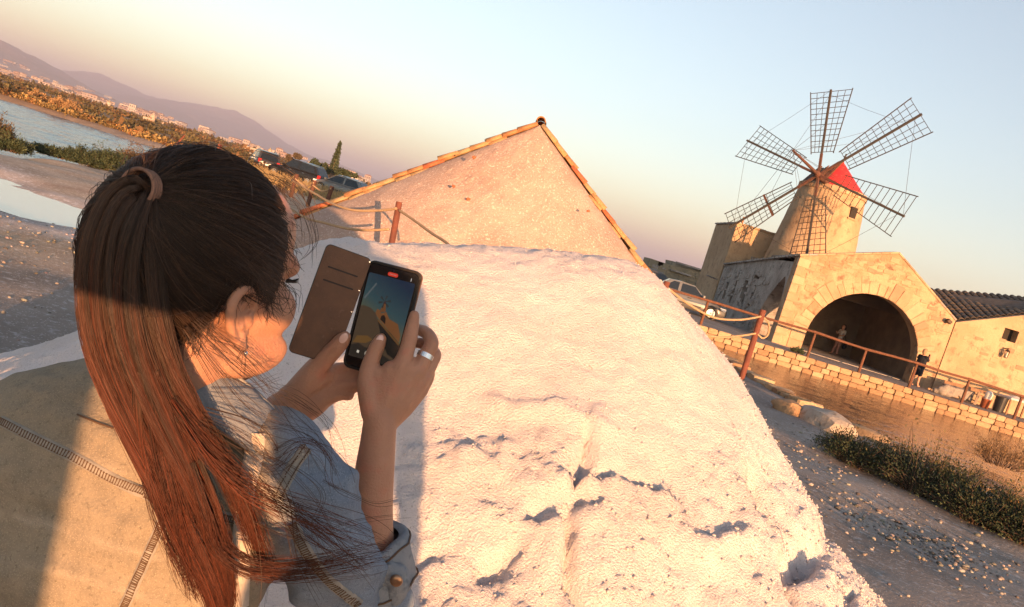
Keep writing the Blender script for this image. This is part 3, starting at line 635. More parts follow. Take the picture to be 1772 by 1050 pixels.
# lantern on the wall
lx, lz = up(1742, 612, FY - .3); ln = empty('wall_lantern', (lx, FY - .06, lz), label='dark iron lantern fixed to the plaster wall below the window', cat='lantern')
M_iron = pm('iron_dark', (0.06, 0.04, 0.03), rough=0.6, metal=0.4)
MB().bar((lx, FY - .06, lz + .2), (lx, FY - .34, lz + .24), .04).build('bracket', M_iron, ln)
MB().lathe([(.03, .2), (.13, .12), (.10, .10)], (lx, FY - .3, lz), 6).build('lamp_hood', M_iron, ln)
for k in range(6):
    a = math.pi * k / 3; MB().bar((lx + .1 * math.cos(a), FY - .3 + .1 * math.sin(a), lz + .1), (lx + .07 * math.cos(a), FY - .3 + .07 * math.sin(a), lz - .18), .018).build('cage_bar', M_iron, ln)
MB().lathe([(.075, lz - .2), (.075, lz - .17)], (lx, FY - .3, 0), 6).build('lamp_base', M_iron, ln)
MB().lathe([(.05, lz - .16), (.06, lz - .05), (.04, lz + .08)], (lx, FY - .3, 0), 10).build('lamp_glass', pm('lamp_glass', (0.6, 0.55, 0.45), rough=0.2), ln)
lx2, lz2 = up(1642, 556, FY - .2); l2 = empty('gutter_spotlight', (lx2, FY - .07, lz2), label='small dark spotlight in the valley between the two roofs', cat='spotlight')
MB().box((lx2, FY - .2, lz2), (.22, .2, .16), Matrix.Rotation(.5, 3, 'Y')).build('lamp_head', M_iron, l2, bevel=.02); MB().bar((lx2, FY - .04, lz2 + .05), (lx2, FY - .16, lz2), .04).build('bracket', M_iron, l2)

# ================================================================ quay, canal wall, near bank
MB().box((25.5, 32.16, -.66), (41.6, 3.68, 1.29)).build('quay', pm('quay_earth', (0.33, 0.27, 0.215), (0.42, 0.35, 0.28), 1.2, 0.95, 0.5, 20), kind='structure')
cw = empty('canal_wall', (15, 30.2, WZ_CANAL), label='low wall of squared honey-coloured stones along the far canal edge', cat='wall')
MB().box((25.4, 30.26, -.62), (41.2, .12, 1.1)).build('mortar_bed', pm('mortar', (0.16, 0.11, 0.08), (0.22, 0.16, 0.11), 4, 0.95, 0.6, 20), cw)
M_ash = [pm('ashlar_%d' % i, c, tuple(v * .8 for v in c), 3, 0.92, 0.7, 12, c3=tuple(v * .6 for v in c), s3=8, bdist=0.03) for i, c in enumerate([(0.40, 0.27, 0.16), (0.35, 0.23, 0.135), (0.44, 0.32, 0.20), (0.31, 0.19, 0.11)])]
blk = []
for i in range(8):
    m_ = MB().box((0, 0, 0), (1, 1, 1)); bm = bmesh.new(); me = m_.mesh('stone_block'); bm.from_mesh(me)
    bmesh.ops.subdivide_edges(bm, edges=bm.edges[:], cuts=1, use_grid_fill=True)
    for v in bm.verts:
        q = sum(abs(c) > .4 for c in v.co); v.co *= {3: .90, 2: .97, 1: 1.02}.get(q, 1); v.co += Vector([random.uniform(-.035, .035) for _ in range(3)])
    for f in bm.faces: f.smooth = False
    bm.to_mesh(me); bm.free(); me.materials.append(M_ash[i % 4]); blk.append(me)
def stone(parent, c, d, name='stone', rz=0.0):
    o = bpy.data.objects.new(name, random.choice(blk)); COL.objects.link(o); o.parent = parent; o.matrix_parent_inverse = wm(parent).inverted()
    o.matrix_basis = Matrix.Translation(c) @ Matrix.Rotation(rz, 4, 'Z') @ Matrix.Diagonal((d[0], d[1], d[2], 1)); return o
for row, (z0, h) in enumerate([(-.84, .2), (-.64, .21), (-.43, .215), (-.215, .235)]):
    x = 4.85
    while x < 27:
        w = random.uniform(.3, .62) if row < 3 else random.uniform(.34, .6)
        stone(cw, (x + w / 2, 30.16 + random.uniform(-.02, .02) - (.02 if row == 3 else 0), z0 + h / 2 + random.uniform(-.008, .008)), (w - .012, .36, h - .008)); x += w
# near bank: boulders and coping blocks
def boulder(name, c, d, mat, seed, label, cat='boulder', rz=0.0, group=None, n=3):
    bm = bmesh.new(); bmesh.ops.create_icosphere(bm, subdivisions=n, radius=1)
    for v in bm.verts:
        q = v.co; s = 1 / max(abs(q.x), abs(q.y), abs(q.z)); q = q * (1 + (s - 1) * .45)
        k = 1 + .2 * mnoise.noise(q * 1.3 + Vector((seed, 0, 0))) + .08 * mnoise.noise(q * 3.5 + Vector((0, seed, 0))); v.co = Vector((q.x * d[0] * k, q.y * d[1] * k, q.z * d[2] * k))
    bm.transform(Matrix.Rotation(rz, 4, 'Z')); bm.transform(Matrix.Translation(c)); me = bpy.data.meshes.new(name); bm.to_mesh(me); bm.free()
    me.polygons.foreach_set('use_smooth', np.ones(len(me.polygons), bool)); me.set_sharp_from_angle(angle=.6)
    return link(name, me, mat, label=label, cat=cat, group=group)
M_rock = pm('rock_bank', (0.34, 0.28, 0.23), (0.46, 0.40, 0.34), 3, 0.95, 0.9, 18, c3=(0.22, 0.17, 0.13), s3=9, bdist=0.03)
M_rockb = pm('rock_brown', (0.36, 0.22, 0.12), (0.28, 0.18, 0.11), 3, 0.95, 0.9, 14, bdist=0.03)
p = G(1362, 712); boulder('boulder', (p.x, p.y, .03), (.27, .2, .17), M_rockb, 3, 'rounded brown boulder resting at the end of the bank stones', rz=.5)
p = G(1420, 735); boulder('bank_stone', (p.x + .12, p.y + .1, -.02), (.33, .55, .26), M_rock, 7, 'big grey slab-like rock on the canal bank beside the brown boulder', rz=.25)
p = G(1492, 752); boulder('bank_stone', (p.x + .12, p.y + .1, -.06), (.22, .42, .18), M_ash[0], 9, 'long pale yellow stone on the canal bank before the bushes', rz=.6)
bw = empty('bank_coping', (5.4, 18, 0), label='broken line of pale coping stones along the near canal bank', cat='kerb')
bp_ = crom([(4.85, 27, 0), (5.0, 24, 0), (5.38, 18.6, 0), (5.66, 15.0, 0), (5.85, 13.6, 0)], 36)
for i in range(34):
    p, q = bp_[i], bp_[i + 1]; an = math.atan2(q[1] - p[1], q[0] - p[0])
    stone(bw, (p[0] + random.uniform(-.05, .05), p[1], -.06 + random.uniform(-.03, .03)), (np.hypot(*(q - p)[:2]) * .97, random.uniform(.4, .6), random.uniform(.24, .34)), 'coping_stone', an)
bp2 = crom([(6.6, 11.9, 0), (7.6, 10.5, 0), (9.5, 9.1, 0)], 9)
for i in range(8):
    p, q = bp2[i], bp2[i + 1]; an = math.atan2(q[1] - p[1], q[0] - p[0]); stone(bw, (p[0], p[1], -.12), (np.hypot(*(q - p)[:2]) * .95, .4, .3), 'coping_stone', an)

# ================================================================ railing on the quay
rl = empty('timber_railing', (15, 30.6, 0), label='rusty brown timber railing of posts and a single rail along the quay', cat='railing')
pts = [(1217, 548, 560), (1233, 0, 0)]
RY = 30.75
posts = [up(1214, 556, RY)[0], up(1400, 608, RY)[0], up(1487, 640, RY)[0], up(1574, 665, RY)[0], up(1665, 692, RY)[0], up(1755, 722, RY)[0], up(1850, 745, RY)[0], 25.5]
tops = []
for k, x in enumerate(posts):
    h = 1.02 + .04 * math.sin(k * 2.3); lean = .02 * math.sin(k * 3.1); tops.append((x + lean, RY, h)); MB().tube([(x, RY, -.05), (x + lean, RY, h + .03)], [.062, .052], 8).build('post', M_wood, rl)
tops = [(posts[0] - 3.5, RY, 1.0)] + tops
for p, q in zip(tops[:-1], tops[1:]):
    p, q = Vector(p), Vector(q); m_ = p.lerp(q, .5) + Vector((0, random.uniform(-.02, .02), random.uniform(-.04, .02)))
    MB().tube([p - (q - p).normalized() * .12 + Vector((0, -.07, 0)), m_ + Vector((0, -.075, 0)), q + (q - p).normalized() * .1 + Vector((0, -.08, .0))], [.055, .05, .045], 8).build('rail', M_wood, rl)
# ================================================================ rope fences round the salt
M_post = pm('post_rust', (0.17, 0.055, 0.035), (0.11, 0.04, 0.03), 5, 0.8, 0.5, 40)
M_rope = pm('rope_hemp', (0.40, 0.28, 0.17), (0.30, 0.20, 0.12), 30, 0.95, 0.8, 120, bdist=0.006)
def stake(base, top, w, label):
    return MB().tube([base, top], [w, w], 10).build('rope_post', M_post, bevel=.006, label=label, cat='post', group='rusty posts carrying the rope fence')
p = G(1283, 655); t = D(1321, 536, p.y); RP = (p, t); stake(Vector((p.x, p.y, -.15)), t, .062, 'tall rust-red post with coiled rope standing on the bare canal bank')
p2 = D(1155, 487, 14.5); stake(Vector((p2.x - .12, 14.5, -.1)), p2, .062, 'rust-red post top poking up behind the salt heap by the car')
p3 = D(691, 349, 13.0); b3 = D(679, 415, 13.0); stake(b3 + (b3 - p3) * 1.4, p3, .056, 'leaning rust-red post in front of the tiled salt heap')
def cable(name, pts, r, label, sag=None):
    P = crom([tuple(q) for q in pts], 40); return MB().tube([Vector(q) for q in P], r, 7).build(name, M_rope, smooth=True, label=label, cat='rope', group='ropes of the fence')
cable('rope', [p2 + Vector((0, 0, -.1)), D(1190, 525, 14.6), D(1235, 549, 14.9), D(1280, 553, 15.2), RP[1] + Vector((-.02, -.05, -.14))], .022, 'upper sagging rope between the two rust-red posts by the canal')
cable('rope', [p2 + Vector((-.05, 0, -.62)), D(1195, 573, 14.6), D(1245, 583, 14.9), D(1280, 581, 15.2), RP[0].lerp(RP[1], .66) + Vector((-.02, -.05, 0))], .022, 'lower sagging rope between the two rust-red posts by the canal')
cable('rope', [RP[1] + Vector((.05, -.03, -.15)), D(1330, 560, p.y), D(1329, 578, p.y), D(1320, 585, p.y), D(1311, 578, p.y - .05)], .02, 'short loop of rope hanging off the tall canal-bank post')
cable('rope', [p3 + Vector((0, -.07, -.12)), D(655, 364, 13.2), D(610, 363, 13.5), D(575, 352, 14), D(545, 335, 15), D(505, 312, 16.2)], .024, 'upper rope running from the leaning post towards the dark posts')
cable('rope', [p3 + Vector((-.03, -.07, -.5)), D(640, 398, 13.1), D(600, 395, 13.4), D(560, 385, 13.9), D(525, 375, 14.6), D(480, 345, 16.0)], .024, 'lower rope running from the leaning post towards the dark posts')
cable('rope', [p3 + Vector((.05, -.05, -.14)), D(715, 380, 12.4), D(745, 402, 11.6), D(775, 422, 10.8), D(800, 450, 10)], .022, 'rope dropping from the leaning post behind the white salt heap')
dark = []
for (a, b, c, d, y, lab) in [(514, 301, 508, 322, 30, 'dark stubby post beside the black car door'), (545, 312, 538, 336, 29, 'dark stubby post before the wheel of the silver car'), (575, 322, 571, 334, 28, 'short rusty stub post at the silver car front door')]:
    t, q = D(a, b, y), D(c, d, y); dark.append(t); MB().tube([q + (q - t) * .9, t], .085, 8).build('rope_post', M_rust, bevel=.01, label=lab, cat='post', group='rusty posts carrying the rope fence')
cable('rope', [dark[0] + Vector((0, -.1, -.2)), D(529, 322, 29.6), dark[1] + Vector((0, -.1, -.1))], .03, 'slack dark rope between the stubby posts before the black car')
cable('rope', [dark[1] + Vector((0, -.1, -.2)), D(558, 331, 28.6), dark[2] + Vector((0, -.1, -.1))], .03, 'slack dark rope between the stubby posts before the silver car')
# ================================================================ cars
M_tyre = pm('tyre', (0.02, 0.02, 0.02), rough=0.8); M_rim = pm('rim_alloy', (0.55, 0.55, 0.55), rough=0.35, metal=0.8)
M_glass = pm('car_glass', (0.012, 0.015, 0.018), rough=0.06, spec=0.6); M_trim = pm('car_trim', (0.02, 0.02, 0.022), rough=0.5)
M_lamp = pm('lamp_clear', (0.7, 0.7, 0.68), rough=0.15); M_tail = pm('lamp_red', (0.35, 0.02, 0.02), rough=0.2); M_chrome = pm('chrome', (0.75, 0.75, 0.75), rough=0.15, metal=1)
def car(label, paint, kind, loc, rz, group):
    """local frame: front at +x, ground at z=0"""
    P = {'suv': dict(L=4.6, W=1.84, belt=1.02, top=1.66, hood=.98, a=.95, b=.30, c=-1.75, d=-2.2, g=.22),
         'hatch': dict(L=4.15, W=1.76, belt=.92, top=1.50, hood=.90, a=1.05, b=.30, c=-1.45, d=-1.98, g=.17),
         'sedan': dict(L=4.4, W=1.74, belt=.90, top=1.42, hood=.84, a=.95, b=.30, c=-.95, d=-1.55, g=.17)}[kind]
    r = empty('parked_car', loc, rz, label=label, cat='car', group=group); L, W = P['L'] / 2, P['W'] / 2
    # lower body, lofted along x
    tail = P['belt'] if kind != 'sedan' else .90
    sec = [(-L, .42, tail * .86, .78), (-L + .08, .28, tail * .97, .9), (-L + .5, P['g'], tail, .98), (-.6, P['g'], P['belt'], 1.0), (P['a'] - .1, P['g'], P['belt'] - .0, 1.0), (P['a'] + .12, P['g'], P['hood'], .985), (L - .55, P['g'], P['hood'] - .07, .96), (L - .14, .24, P['hood'] - .2, .86), (L, .34, P['hood'] - .36, .72)]
    mb = MB(); vs = []; n = 12
    for x, z0, z1, w in sec:
        h = z1 - z0
        for y, z in [(-.86, 0), (-.97, .12), (-1, .35), (-.985, .62), (-.95, .86), (-.86, .985), (.86, .985), (.95, .86), (.985, .62), (1, .35), (.97, .12), (.86, 0)]: vs.append((x, y * W * w, z0 + z * h))
    fs = [(i * n + k, i * n + (k + 1) % n, (i + 1) * n + (k + 1) % n, (i + 1) * n + k) for i in range(len(sec) - 1) for k in range(n)] + [tuple(range(n)), tuple(range((len(sec) - 1) * n, len(sec) * n))]
    body = mb.add(vs, fs).build('body', paint, r, smooth=True, world=False)
    # greenhouse: pillars and roof in paint, panes proud of it
    b, t = P['belt'] - .03, P['top']; prof = [(P['a'] + .05, b), (P['b'], t - .04), (-.35, t), (P['c'], t - .06), (P['d'] + .02, b)]; wb, wt = W * .93, W * .74
    def gh(k, s): z = prof[k][1]; f = (z - b) / (t - b); return Vector((prof[k][0], s * (wb + (wt - wb) * f), z))
    mb = MB(); A = [gh(k, -1) for k in range(5)]; B = [gh(k, 1) for k in range(5)]
    mb.add(A + B, [tuple(range(5)), tuple(range(9, 4, -1))] + [(k, k + 1, 6 + k, 5 + k) for k in range(4)] + [(4, 0, 5, 9)]); mb.build('cabin', paint, r, world=False)
    def pane(name, q, mat=M_glass, off=.008):
        q = [Vector(v) for v in q]; nn = (q[1] - q[0]).cross(q[2] - q[0]).normalized(); c = sum(q, Vector()) / len(q)
        if nn.dot(c - Vector((-.3, 0, b))) < 0: nn = -nn
        q = [c + (v - c) * .97 + nn * off for v in q]; MB().prism(q, nn * .006).build(name, mat, r, world=False)
    for s in (-1, 1):
        def sp(x, f): z = b + .05 + (t - b - .13) * f; g = (z - b) / (t - b); return (x, s * (wb + (wt - wb) * g), z)
        mid = -.42; pane('side_window', [sp(P['a'] - .12, 0), sp(P['b'] + .02, 1), sp(mid + .06, 1), sp(mid + .06, 0)]); pane('side_window', [sp(mid - .06, 0), sp(mid - .06, 1), sp(P['c'] + .18, 1), sp(P['d'] + .28, 0)])
        MB().box((P['a'] - .12, s * (W + .09), b + .12), (.12, .2, .13)).build('wing_mirror', paint, r, bevel=.02, world=False)
        for x in (.18, -.95): MB().box((x, s * (W + .0), b - .14), (.2, .04, .035)).build('door_handle', M_trim if kind == 'sedan' else M_chrome, r, bevel=.008, world=False)
        MB().box((-.3, s * (W - .005), .42), (2.3, .03, .06)).build('side_strip', M_trim, r, world=False)
        MB().box((L - .26, s * W * .66, P['hood'] - .22), (.34, .36, .14)).build('headlight', M_lamp, r, bevel=.03, world=False)
        MB().box((-L + .1, s * W * .76, tail * .85), (.2, .26, .3)).build('tail_light', M_tail, r, bevel=.03, world=False)
        for x in (L - .82, -L + .85):
            R = .33 if kind == 'suv' else .305; ym = s * (W - .10); Rx = Matrix.Rotation(math.pi / 2, 3, 'X')
            MB().lathe([(R + .07, -.02), (R + .07, .02)], (x, s * (W - .012), R), 24, Rx).build('wheel_arch', M_trim, r, world=False)
            ty = MB().lathe([(R * .6, -.1), (R * .93, -.1), (R, -.06), (R, .06), (R * .93, .1), (R * .6, .1)], (x, ym + s * .03, R), 26, Rx).build('wheel', M_tyre, r, smooth=True, world=False)
            mb = MB(); mb.lathe([(R * .66, -.095), (R * .66, .095)], (x, ym + s * .03, R), 24, Rx); mb.build('rim_well', M_trim, ty, world=False); ry = ym + s * .135
            mb = MB()
            for k in range(9):
                a = 2 * math.pi * k / 9; mb.bar((x + .03 * math.cos(a), ry, R + .03 * math.sin(a)), (x + R * .62 * math.cos(a), ry, R + R * .62 * math.sin(a)), .075, .02, (0, 1, 0))
            for k in range(24):
                a, c = 2 * math.pi * k / 24, 2 * math.pi * (k + 1) / 24; mb.bar((x + R * .63 * math.cos(a), ry, R + R * .63 * math.sin(a)), (x + R * .63 * math.cos(c), ry, R + R * .63 * math.sin(c)), .03, .02, (0, 1, 0))
            mb.build('rim', M_rim, ty, world=False)
    f1, f2 = gh(0, -1), gh(0, 1); g1, g2 = gh(1, -1), gh(1, 1); pane('windscreen', [f1 * .92 + f2 * .08, f2 * .92 + f1 * .08, g2 * .92 + g1 * .08, g1 * .92 + g2 * .08])
    f1, f2 = gh(4, -1), gh(4, 1); g1, g2 = gh(3, -1), gh(3, 1); pane('rear_window', [f1 * .92 + f2 * .08, f2 * .92 + f1 * .08, g2 * .92 + g1 * .08, g1 * .92 + g2 * .08])
    MB().box((L - .01, 0, P['hood'] - .30), (.05, .8, .13)).build('grille', M_trim, r, bevel=.01, world=False); MB().box((L + .01, 0, .42), (.02, .5, .11)).build('number_plate', M_lamp, r, world=False)
    MB().box((-L - .01, 0, tail * .62), (.02, .5, .11)).build('number_plate', M_lamp, r, world=False)
    if kind != 'sedan':
        for s in (-1, 1): MB().tube([(P['b'] - .1, s * wt * .95, t + .0), (-.5, s * wt * .95, t + .05), (P['c'] + .1, s * wt * .95, t)], .018, 6).build('roof_rail', M_chrome, r, world=False)
    return r
def paint(n, c, rough=0.28): return pm(n, c, rough=rough, metal=0.35, spec=0.6)
PB, PS, PD = paint('paint_black', (0.02, 0.018, 0.016), 0.22), paint('paint_silver', (0.15, 0.147, 0.142)), paint('paint_graphite', (0.05, 0.05, 0.055))
gp = 'cars parked round the salt works'
def gnd(px, py): return G(px, py, 0.0)
q = G(1205, 545); car('silver saloon parked beside the shaded side wall of the mill', PS, 'sedan', (8.35, 38.6, 0), math.radians(-6), gp)
car('dark car half hidden behind the silver saloon by the mill', PD, 'hatch', (8.0, 45.5, 0), math.radians(-8), gp)
bx = D(514, 308, 58); car('black off-roader with chrome roof rails parked by the rope posts', PB, 'suv', (bx.x, 58, .0), math.radians(166), gp)
bx = D(592, 325, 54); car('silver hatchback parked beyond the left edge of the tiled heap', PS, 'hatch', (bx.x, 54, 0), math.radians(168), gp)
bx = D(468, 296, 60); car('dark grey car nose just past the black off-roader', PD, 'suv', (bx.x - .7, 60, .0), math.radians(120), gp)

# ================================================================ people at the mill
M_skin = pm('skin', (0.50, 0.27, 0.18), (0.44, 0.22, 0.145), 30, 0.55, 0.15, 180, sss=0.12, spec=0.4)
def cloth(n, c, s=14, b=.3): return pm(n, c, tuple(v * .75 for v in c), s, 0.9, b, 90)
M_navy = cloth('cloth_navy', (0.012, 0.014, 0.022)); M_hairg = cloth('hair_fair', (0.34, 0.22, 0.13)); M_white = cloth('cloth_white', (0.62, 0.60, 0.57)); M_pink = cloth('cloth_pink', (0.42, 0.22, 0.18)); M_hairb = cloth('hair_brown', (0.05, 0.03, 0.02))
def figure(root, pts, parts, vox=.02):
    """pts: joint name -> local point"""
    for name, mat, chains in parts:
        mb = MB()
        for ch, rad in chains: capsules(mb, [pts[c] if isinstance(c, str) else c for c in ch], rad, 10, 3)
        link(name, remesh(mb, vox, 3), mat, root, world=False)
J = {'head': (0, .03, 1.53), 'top': (0, .0, 1.60), 'neck': (0, 0, 1.40), 'chest': (0, 0, 1.22), 'waist': (0, 0, 1.0), 'hip': (0, 0, .86), 'shl': (-.17, 0, 1.34), 'shr': (.17, 0, 1.34)}
wp = G(1583, 668); W1 = empty('person', (wp.x, wp.y + .15, 0), math.radians(-60), label='person in navy shorts and top raising a phone beside the arch', cat='person')
W1.scale = (1, 1, 1)
a = dict(J); a.update(ell=(-.26, .12, 1.20), hal=(-.10, .40, 1.40), elr=(.22, .12, 1.18), har=(.02, .42, 1.42), kl=(-.1, .03, .46), al=(-.11, 0, .07), fl=(-.11, .15, .04), kr=(.1, .06, .46), ar=(.12, .1, .07), fr=(.12, .25, .04), hl=(-.1, 0, .82), hr=(.1, 0, .82))
figure(W1, a, [('body', M_skin, [(('neck', 'head', 'top'), (.06, .095, .09)), (('shl', 'ell', 'hal'), (.05, .042, .035)), (('shr', 'elr', 'har'), (.05, .042, .035)), (('hl', 'kl', 'al', 'fl'), (.08, .058, .042, .035)), (('hr', 'kr', 'ar', 'fr'), (.08, .058, .042, .035)), (('neck', 'chest', 'hip'), (.06, .1, .1))]),
    ('top', M_navy, [(('shl', 'shr'), (.075, .075)), (('chest', 'waist', 'hip'), (.16, .155, .165)), (('shl', (-.23, .06, 1.24)), (.07, .07)), (('shr', (.22, .06, 1.24)), (.07, .07)), (((-.09, 0, 1.2), (-.1, 0, .9)), (.12, .14)), (((.09, 0, 1.2), (.1, 0, .9)), (.12, .14))]),
    ('shorts', M_navy, [(('hip', (-.1, 0, .75), (-.1, .02, .55)), (.15, .12, .105)), (('hip', (.1, 0, .75), (.1, .04, .55)), (.15, .12, .105))]),
    ('hair', M_hairg, [(((0, -.03, 1.50), (0, -.04, 1.60), (0, .02, 1.635)), (.085, .10, .085))])])
q = wm(W1) @ Vector((-.04, .46, 1.44)); MB().box(q, (.075, .012, .15), Matrix.Rotation(math.radians(-60), 3, 'Z')).build('phone', M_trim, bevel=.004, label='small dark phone raised by the person in navy beside the arch', cat='phone')
wp = D(1452, 592, 40.0); W2 = empty('person', (wp.x, 40.0, .02), math.radians(110), label='person in pale top standing in the shade under the arch', cat='person')
a.update(ell=(-.24, .05, 1.12), hal=(-.08, .22, 1.05), elr=(.24, .05, 1.12), har=(.12, .28, 1.22))
figure(W2, a, [('body', M_skin, [(('neck', 'head', 'top'), (.055, .092, .088)), (('shl', 'ell', 'hal'), (.045, .04, .033)), (('shr', 'elr', 'har'), (.045, .04, .033)), (('hip', 'hl', 'kl', 'al', 'fl'), (.09, .07, .05, .04, .035)), (('hip', 'hr', 'kr', 'ar', 'fr'), (.09, .07, .05, .04, .035)), (('neck', 'chest', 'hip'), (.06, .1, .1))]),
    ('top', M_white, [(('shl', 'shr'), (.065, .065)), (('chest', 'waist', 'hip'), (.14, .12, .14)), (('shl', (-.22, .03, 1.2)), (.062, .06)), (('shr', (.22, .03, 1.2)), (.062, .06))]),
    ('trousers', M_pink, [(('hip', 'hl', 'kl', 'al'), (.13, .1, .075, .06)), (('hip', 'hr', 'kr', 'ar'), (.13, .1, .075, .06))]), ('hair', M_hairb, [(((0, -.05, 1.36), (0, -.05, 1.5), (0, .0, 1.62)), (.07, .1, .09))])])
sg = empty('shoulder_bag', (wp.x + .28, 39.9, .5), label='dark shoulder bag hanging at the side of the person under the arch', cat='bag')
capm = MB(); capsules(capm, [(wp.x + .28, 39.9, .55), (wp.x + .29, 39.9, .8)], [.13, .1], 10); link('bag_body', remesh(capm, .02, 2), M_navy, sg); MB().tube([(wp.x + .28, 39.9, .88), (wp.x + .16, 39.9, 1.15), (wp.x + .05, 39.9, 1.38)], .012, 6).build('bag_strap', M_navy, sg)
# ================================================================ things along the store-house wall
def at(px, py, y=32.6): return D(px, py, y)
M_canvas = cloth('canvas_grey', (0.27, 0.235, 0.205)); M_plank = pm('plank_brown', (0.25, 0.15, 0.09), (0.18, 0.10, 0.06), 6, .85, .4, 40)
c = G(1640, 672); c = D(1637, 668, 32.8); b = empty('covered_bench', (c.x + .7, 32.9, 0), label='low wooden bench half draped with a crumpled grey cloth by the wall', cat='bench')
x0, x1 = c.x, c.x + 2.0
for k in range(4): MB().box(((x0 + x1) / 2, 32.72 + k * .12, .44), (x1 - x0, .105, .035)).build('seat_plank', M_plank, b, bevel=.006)
for x in (x0 + .12, x1 - .12):
    for y in (32.75, 33.05): MB().box((x, y, .21), (.08, .08, .42)).build('leg', M_plank, b, bevel=.006)
MB().bar((x0 + .12, 32.75, .16), (x1 - .12, 32.75, .16), .08, .05).build('stretcher', M_plank, b); MB().bar((x0 + .05, 33.12, .55), (x1, 33.12, .62), .05, .14).build('backrest', M_plank, b)
gx_, gt_ = np.meshgrid(np.linspace(0, 1, 40), np.linspace(0, 1, 30)); cx_ = x0 - .12 + gx_ * 1.25; arc_ = gt_ * 1.0
cy_ = np.where(arc_ < .42, 32.58, np.where(arc_ < .95, 32.58 + (arc_ - .42), 33.1)); cz_ = np.where(arc_ < .42, .06 + arc_ + .12 * (gx_ > .5) * (1 - arc_ / .42) * np.sin(gx_ * 9) ** 2, .485) + .03 * fbm(gx_ * 6, gt_ * 5, o=3, s=401); cy_ = cy_ + .035 * fbm(gx_ * 9, gt_ * 2, o=2, s=403)
I = np.arange(cx_.size).reshape(cx_.shape); F = np.stack([I[:-1, :-1], I[:-1, 1:], I[1:, 1:], I[1:, :-1]], -1).reshape(-1, 4)
o = link('drape_cloth', np_mesh('drape_cloth', np.stack([cx_, cy_, cz_], -1).reshape(-1, 3), F, True), M_canvas, label='crumpled grey cloth thrown over one end of the bench', cat='cloth'); sd = o.modifiers.new('t', 'SOLIDIFY'); sd.thickness = .012
mb = MB(); capsules(mb, [(x0 - .2, 32.6, .16), (x0 - .08, 32.62, .36)], [.2, .15], 12); capsules(mb, [(x0 - .42, 32.7, .1), (x0 + .1, 32.55, .12)], [.13, .15], 10); capsules(mb, [(x0 - .3, 32.6, .22), (x0 - .0, 32.6, .3)], [.14, .12], 10)
link('stuffed_sack', remesh(mb, .03, 3), M_canvas, label='bulging grey sack leaning on the end of the bench', cat='sack')
p = at(1707, 693, 32.1); bk = empty('terracotta_bucket', (p.x, 32.1, 0), label='terracotta coloured bucket standing at the foot of the bench', cat='bucket')
MB().lathe([(.14, .0), (.19, .36), (.205, .36), (.205, .40), (.185, .40), (.135, .03)], (p.x, 32.1, .005), 20).build('bucket_body', M_tile[2], bk, smooth=True)
MB().tube([(p.x + .2 * math.cos(a), 32.1 - .05, .38 + .1 * math.sin(a)) for a in np.linspace(0, math.pi, 10)], .008, 5).build('handle', M_iron, bk)
mb = MB(); capsules(mb, [(p.x, 32.1, .38), (p.x + .02, 32.1, .62)], [.13, .16], 10); link('plastic_bag', remesh(mb, .02, 2), pm('plastic_pale', (0.6, 0.55, 0.5), rough=.4, bump=.8, bscale=14), label='pale plastic bag stuffed into the terracotta bucket', cat='bag')
MB().bar((p.x - .36, 32.2, .02), (p.x - .22, 32.35, .62), .1, .02).build('leaning_board', M_vous[0], label='short pale board propped between the bench and bucket', cat='board', bevel=.004)
p = at(1745, 690, 32.6); tb = empty('cloth_covered_table', (p.x + .45, 32.6, 0), label='small table under a white cloth beside the bucket and dark bin', cat='table')
MB().box((p.x + .45, 32.6, .74), (1.2, .8, .04)).build('tabletop', M_plank, tb)
for x in (-.1, 1.0):
    for y in (32.27, 32.93): MB().box((p.x + x, y, .36), (.06, .06, .72)).build('leg', M_plank, tb)
nx_ = 30; gx_, gy_ = np.meshgrid(np.linspace(-.68, .68, nx_), np.linspace(-.46, .46, nx_)); ov = np.maximum(np.abs(gx_) - .61, 0) + np.maximum(np.abs(gy_) - .41, 0)
I = np.arange(gx_.size).reshape(gx_.shape); F = np.stack([I[:-1, :-1], I[:-1, 1:], I[1:, 1:], I[1:, :-1]], -1).reshape(-1, 4)
o = link('tablecloth', np_mesh('tablecloth', np.stack([p.x + .45 + np.clip(gx_, -.63, .63), 32.6 + np.clip(gy_, -.43, .43), .775 - ov * 1.6 + .01 * fbm(gx_ * 5, gy_ * 5, s=411) + .10 * np.exp(-((gx_ + .2) ** 2 + gy_ ** 2) * 18)], -1).reshape(-1, 3), F, True), M_white, label='white cloth rumpled over the small table by the wall', cat='tablecloth')
MB().lathe([(.2, .0), (.24, .62), (.25, .62), (.25, .66), (.0, .7)], (p.x - .32, 32.5, 0), 20).build('dark_bin', M_trim, smooth=False, label='dark plastic bin between the bucket and the covered table', cat='bin')
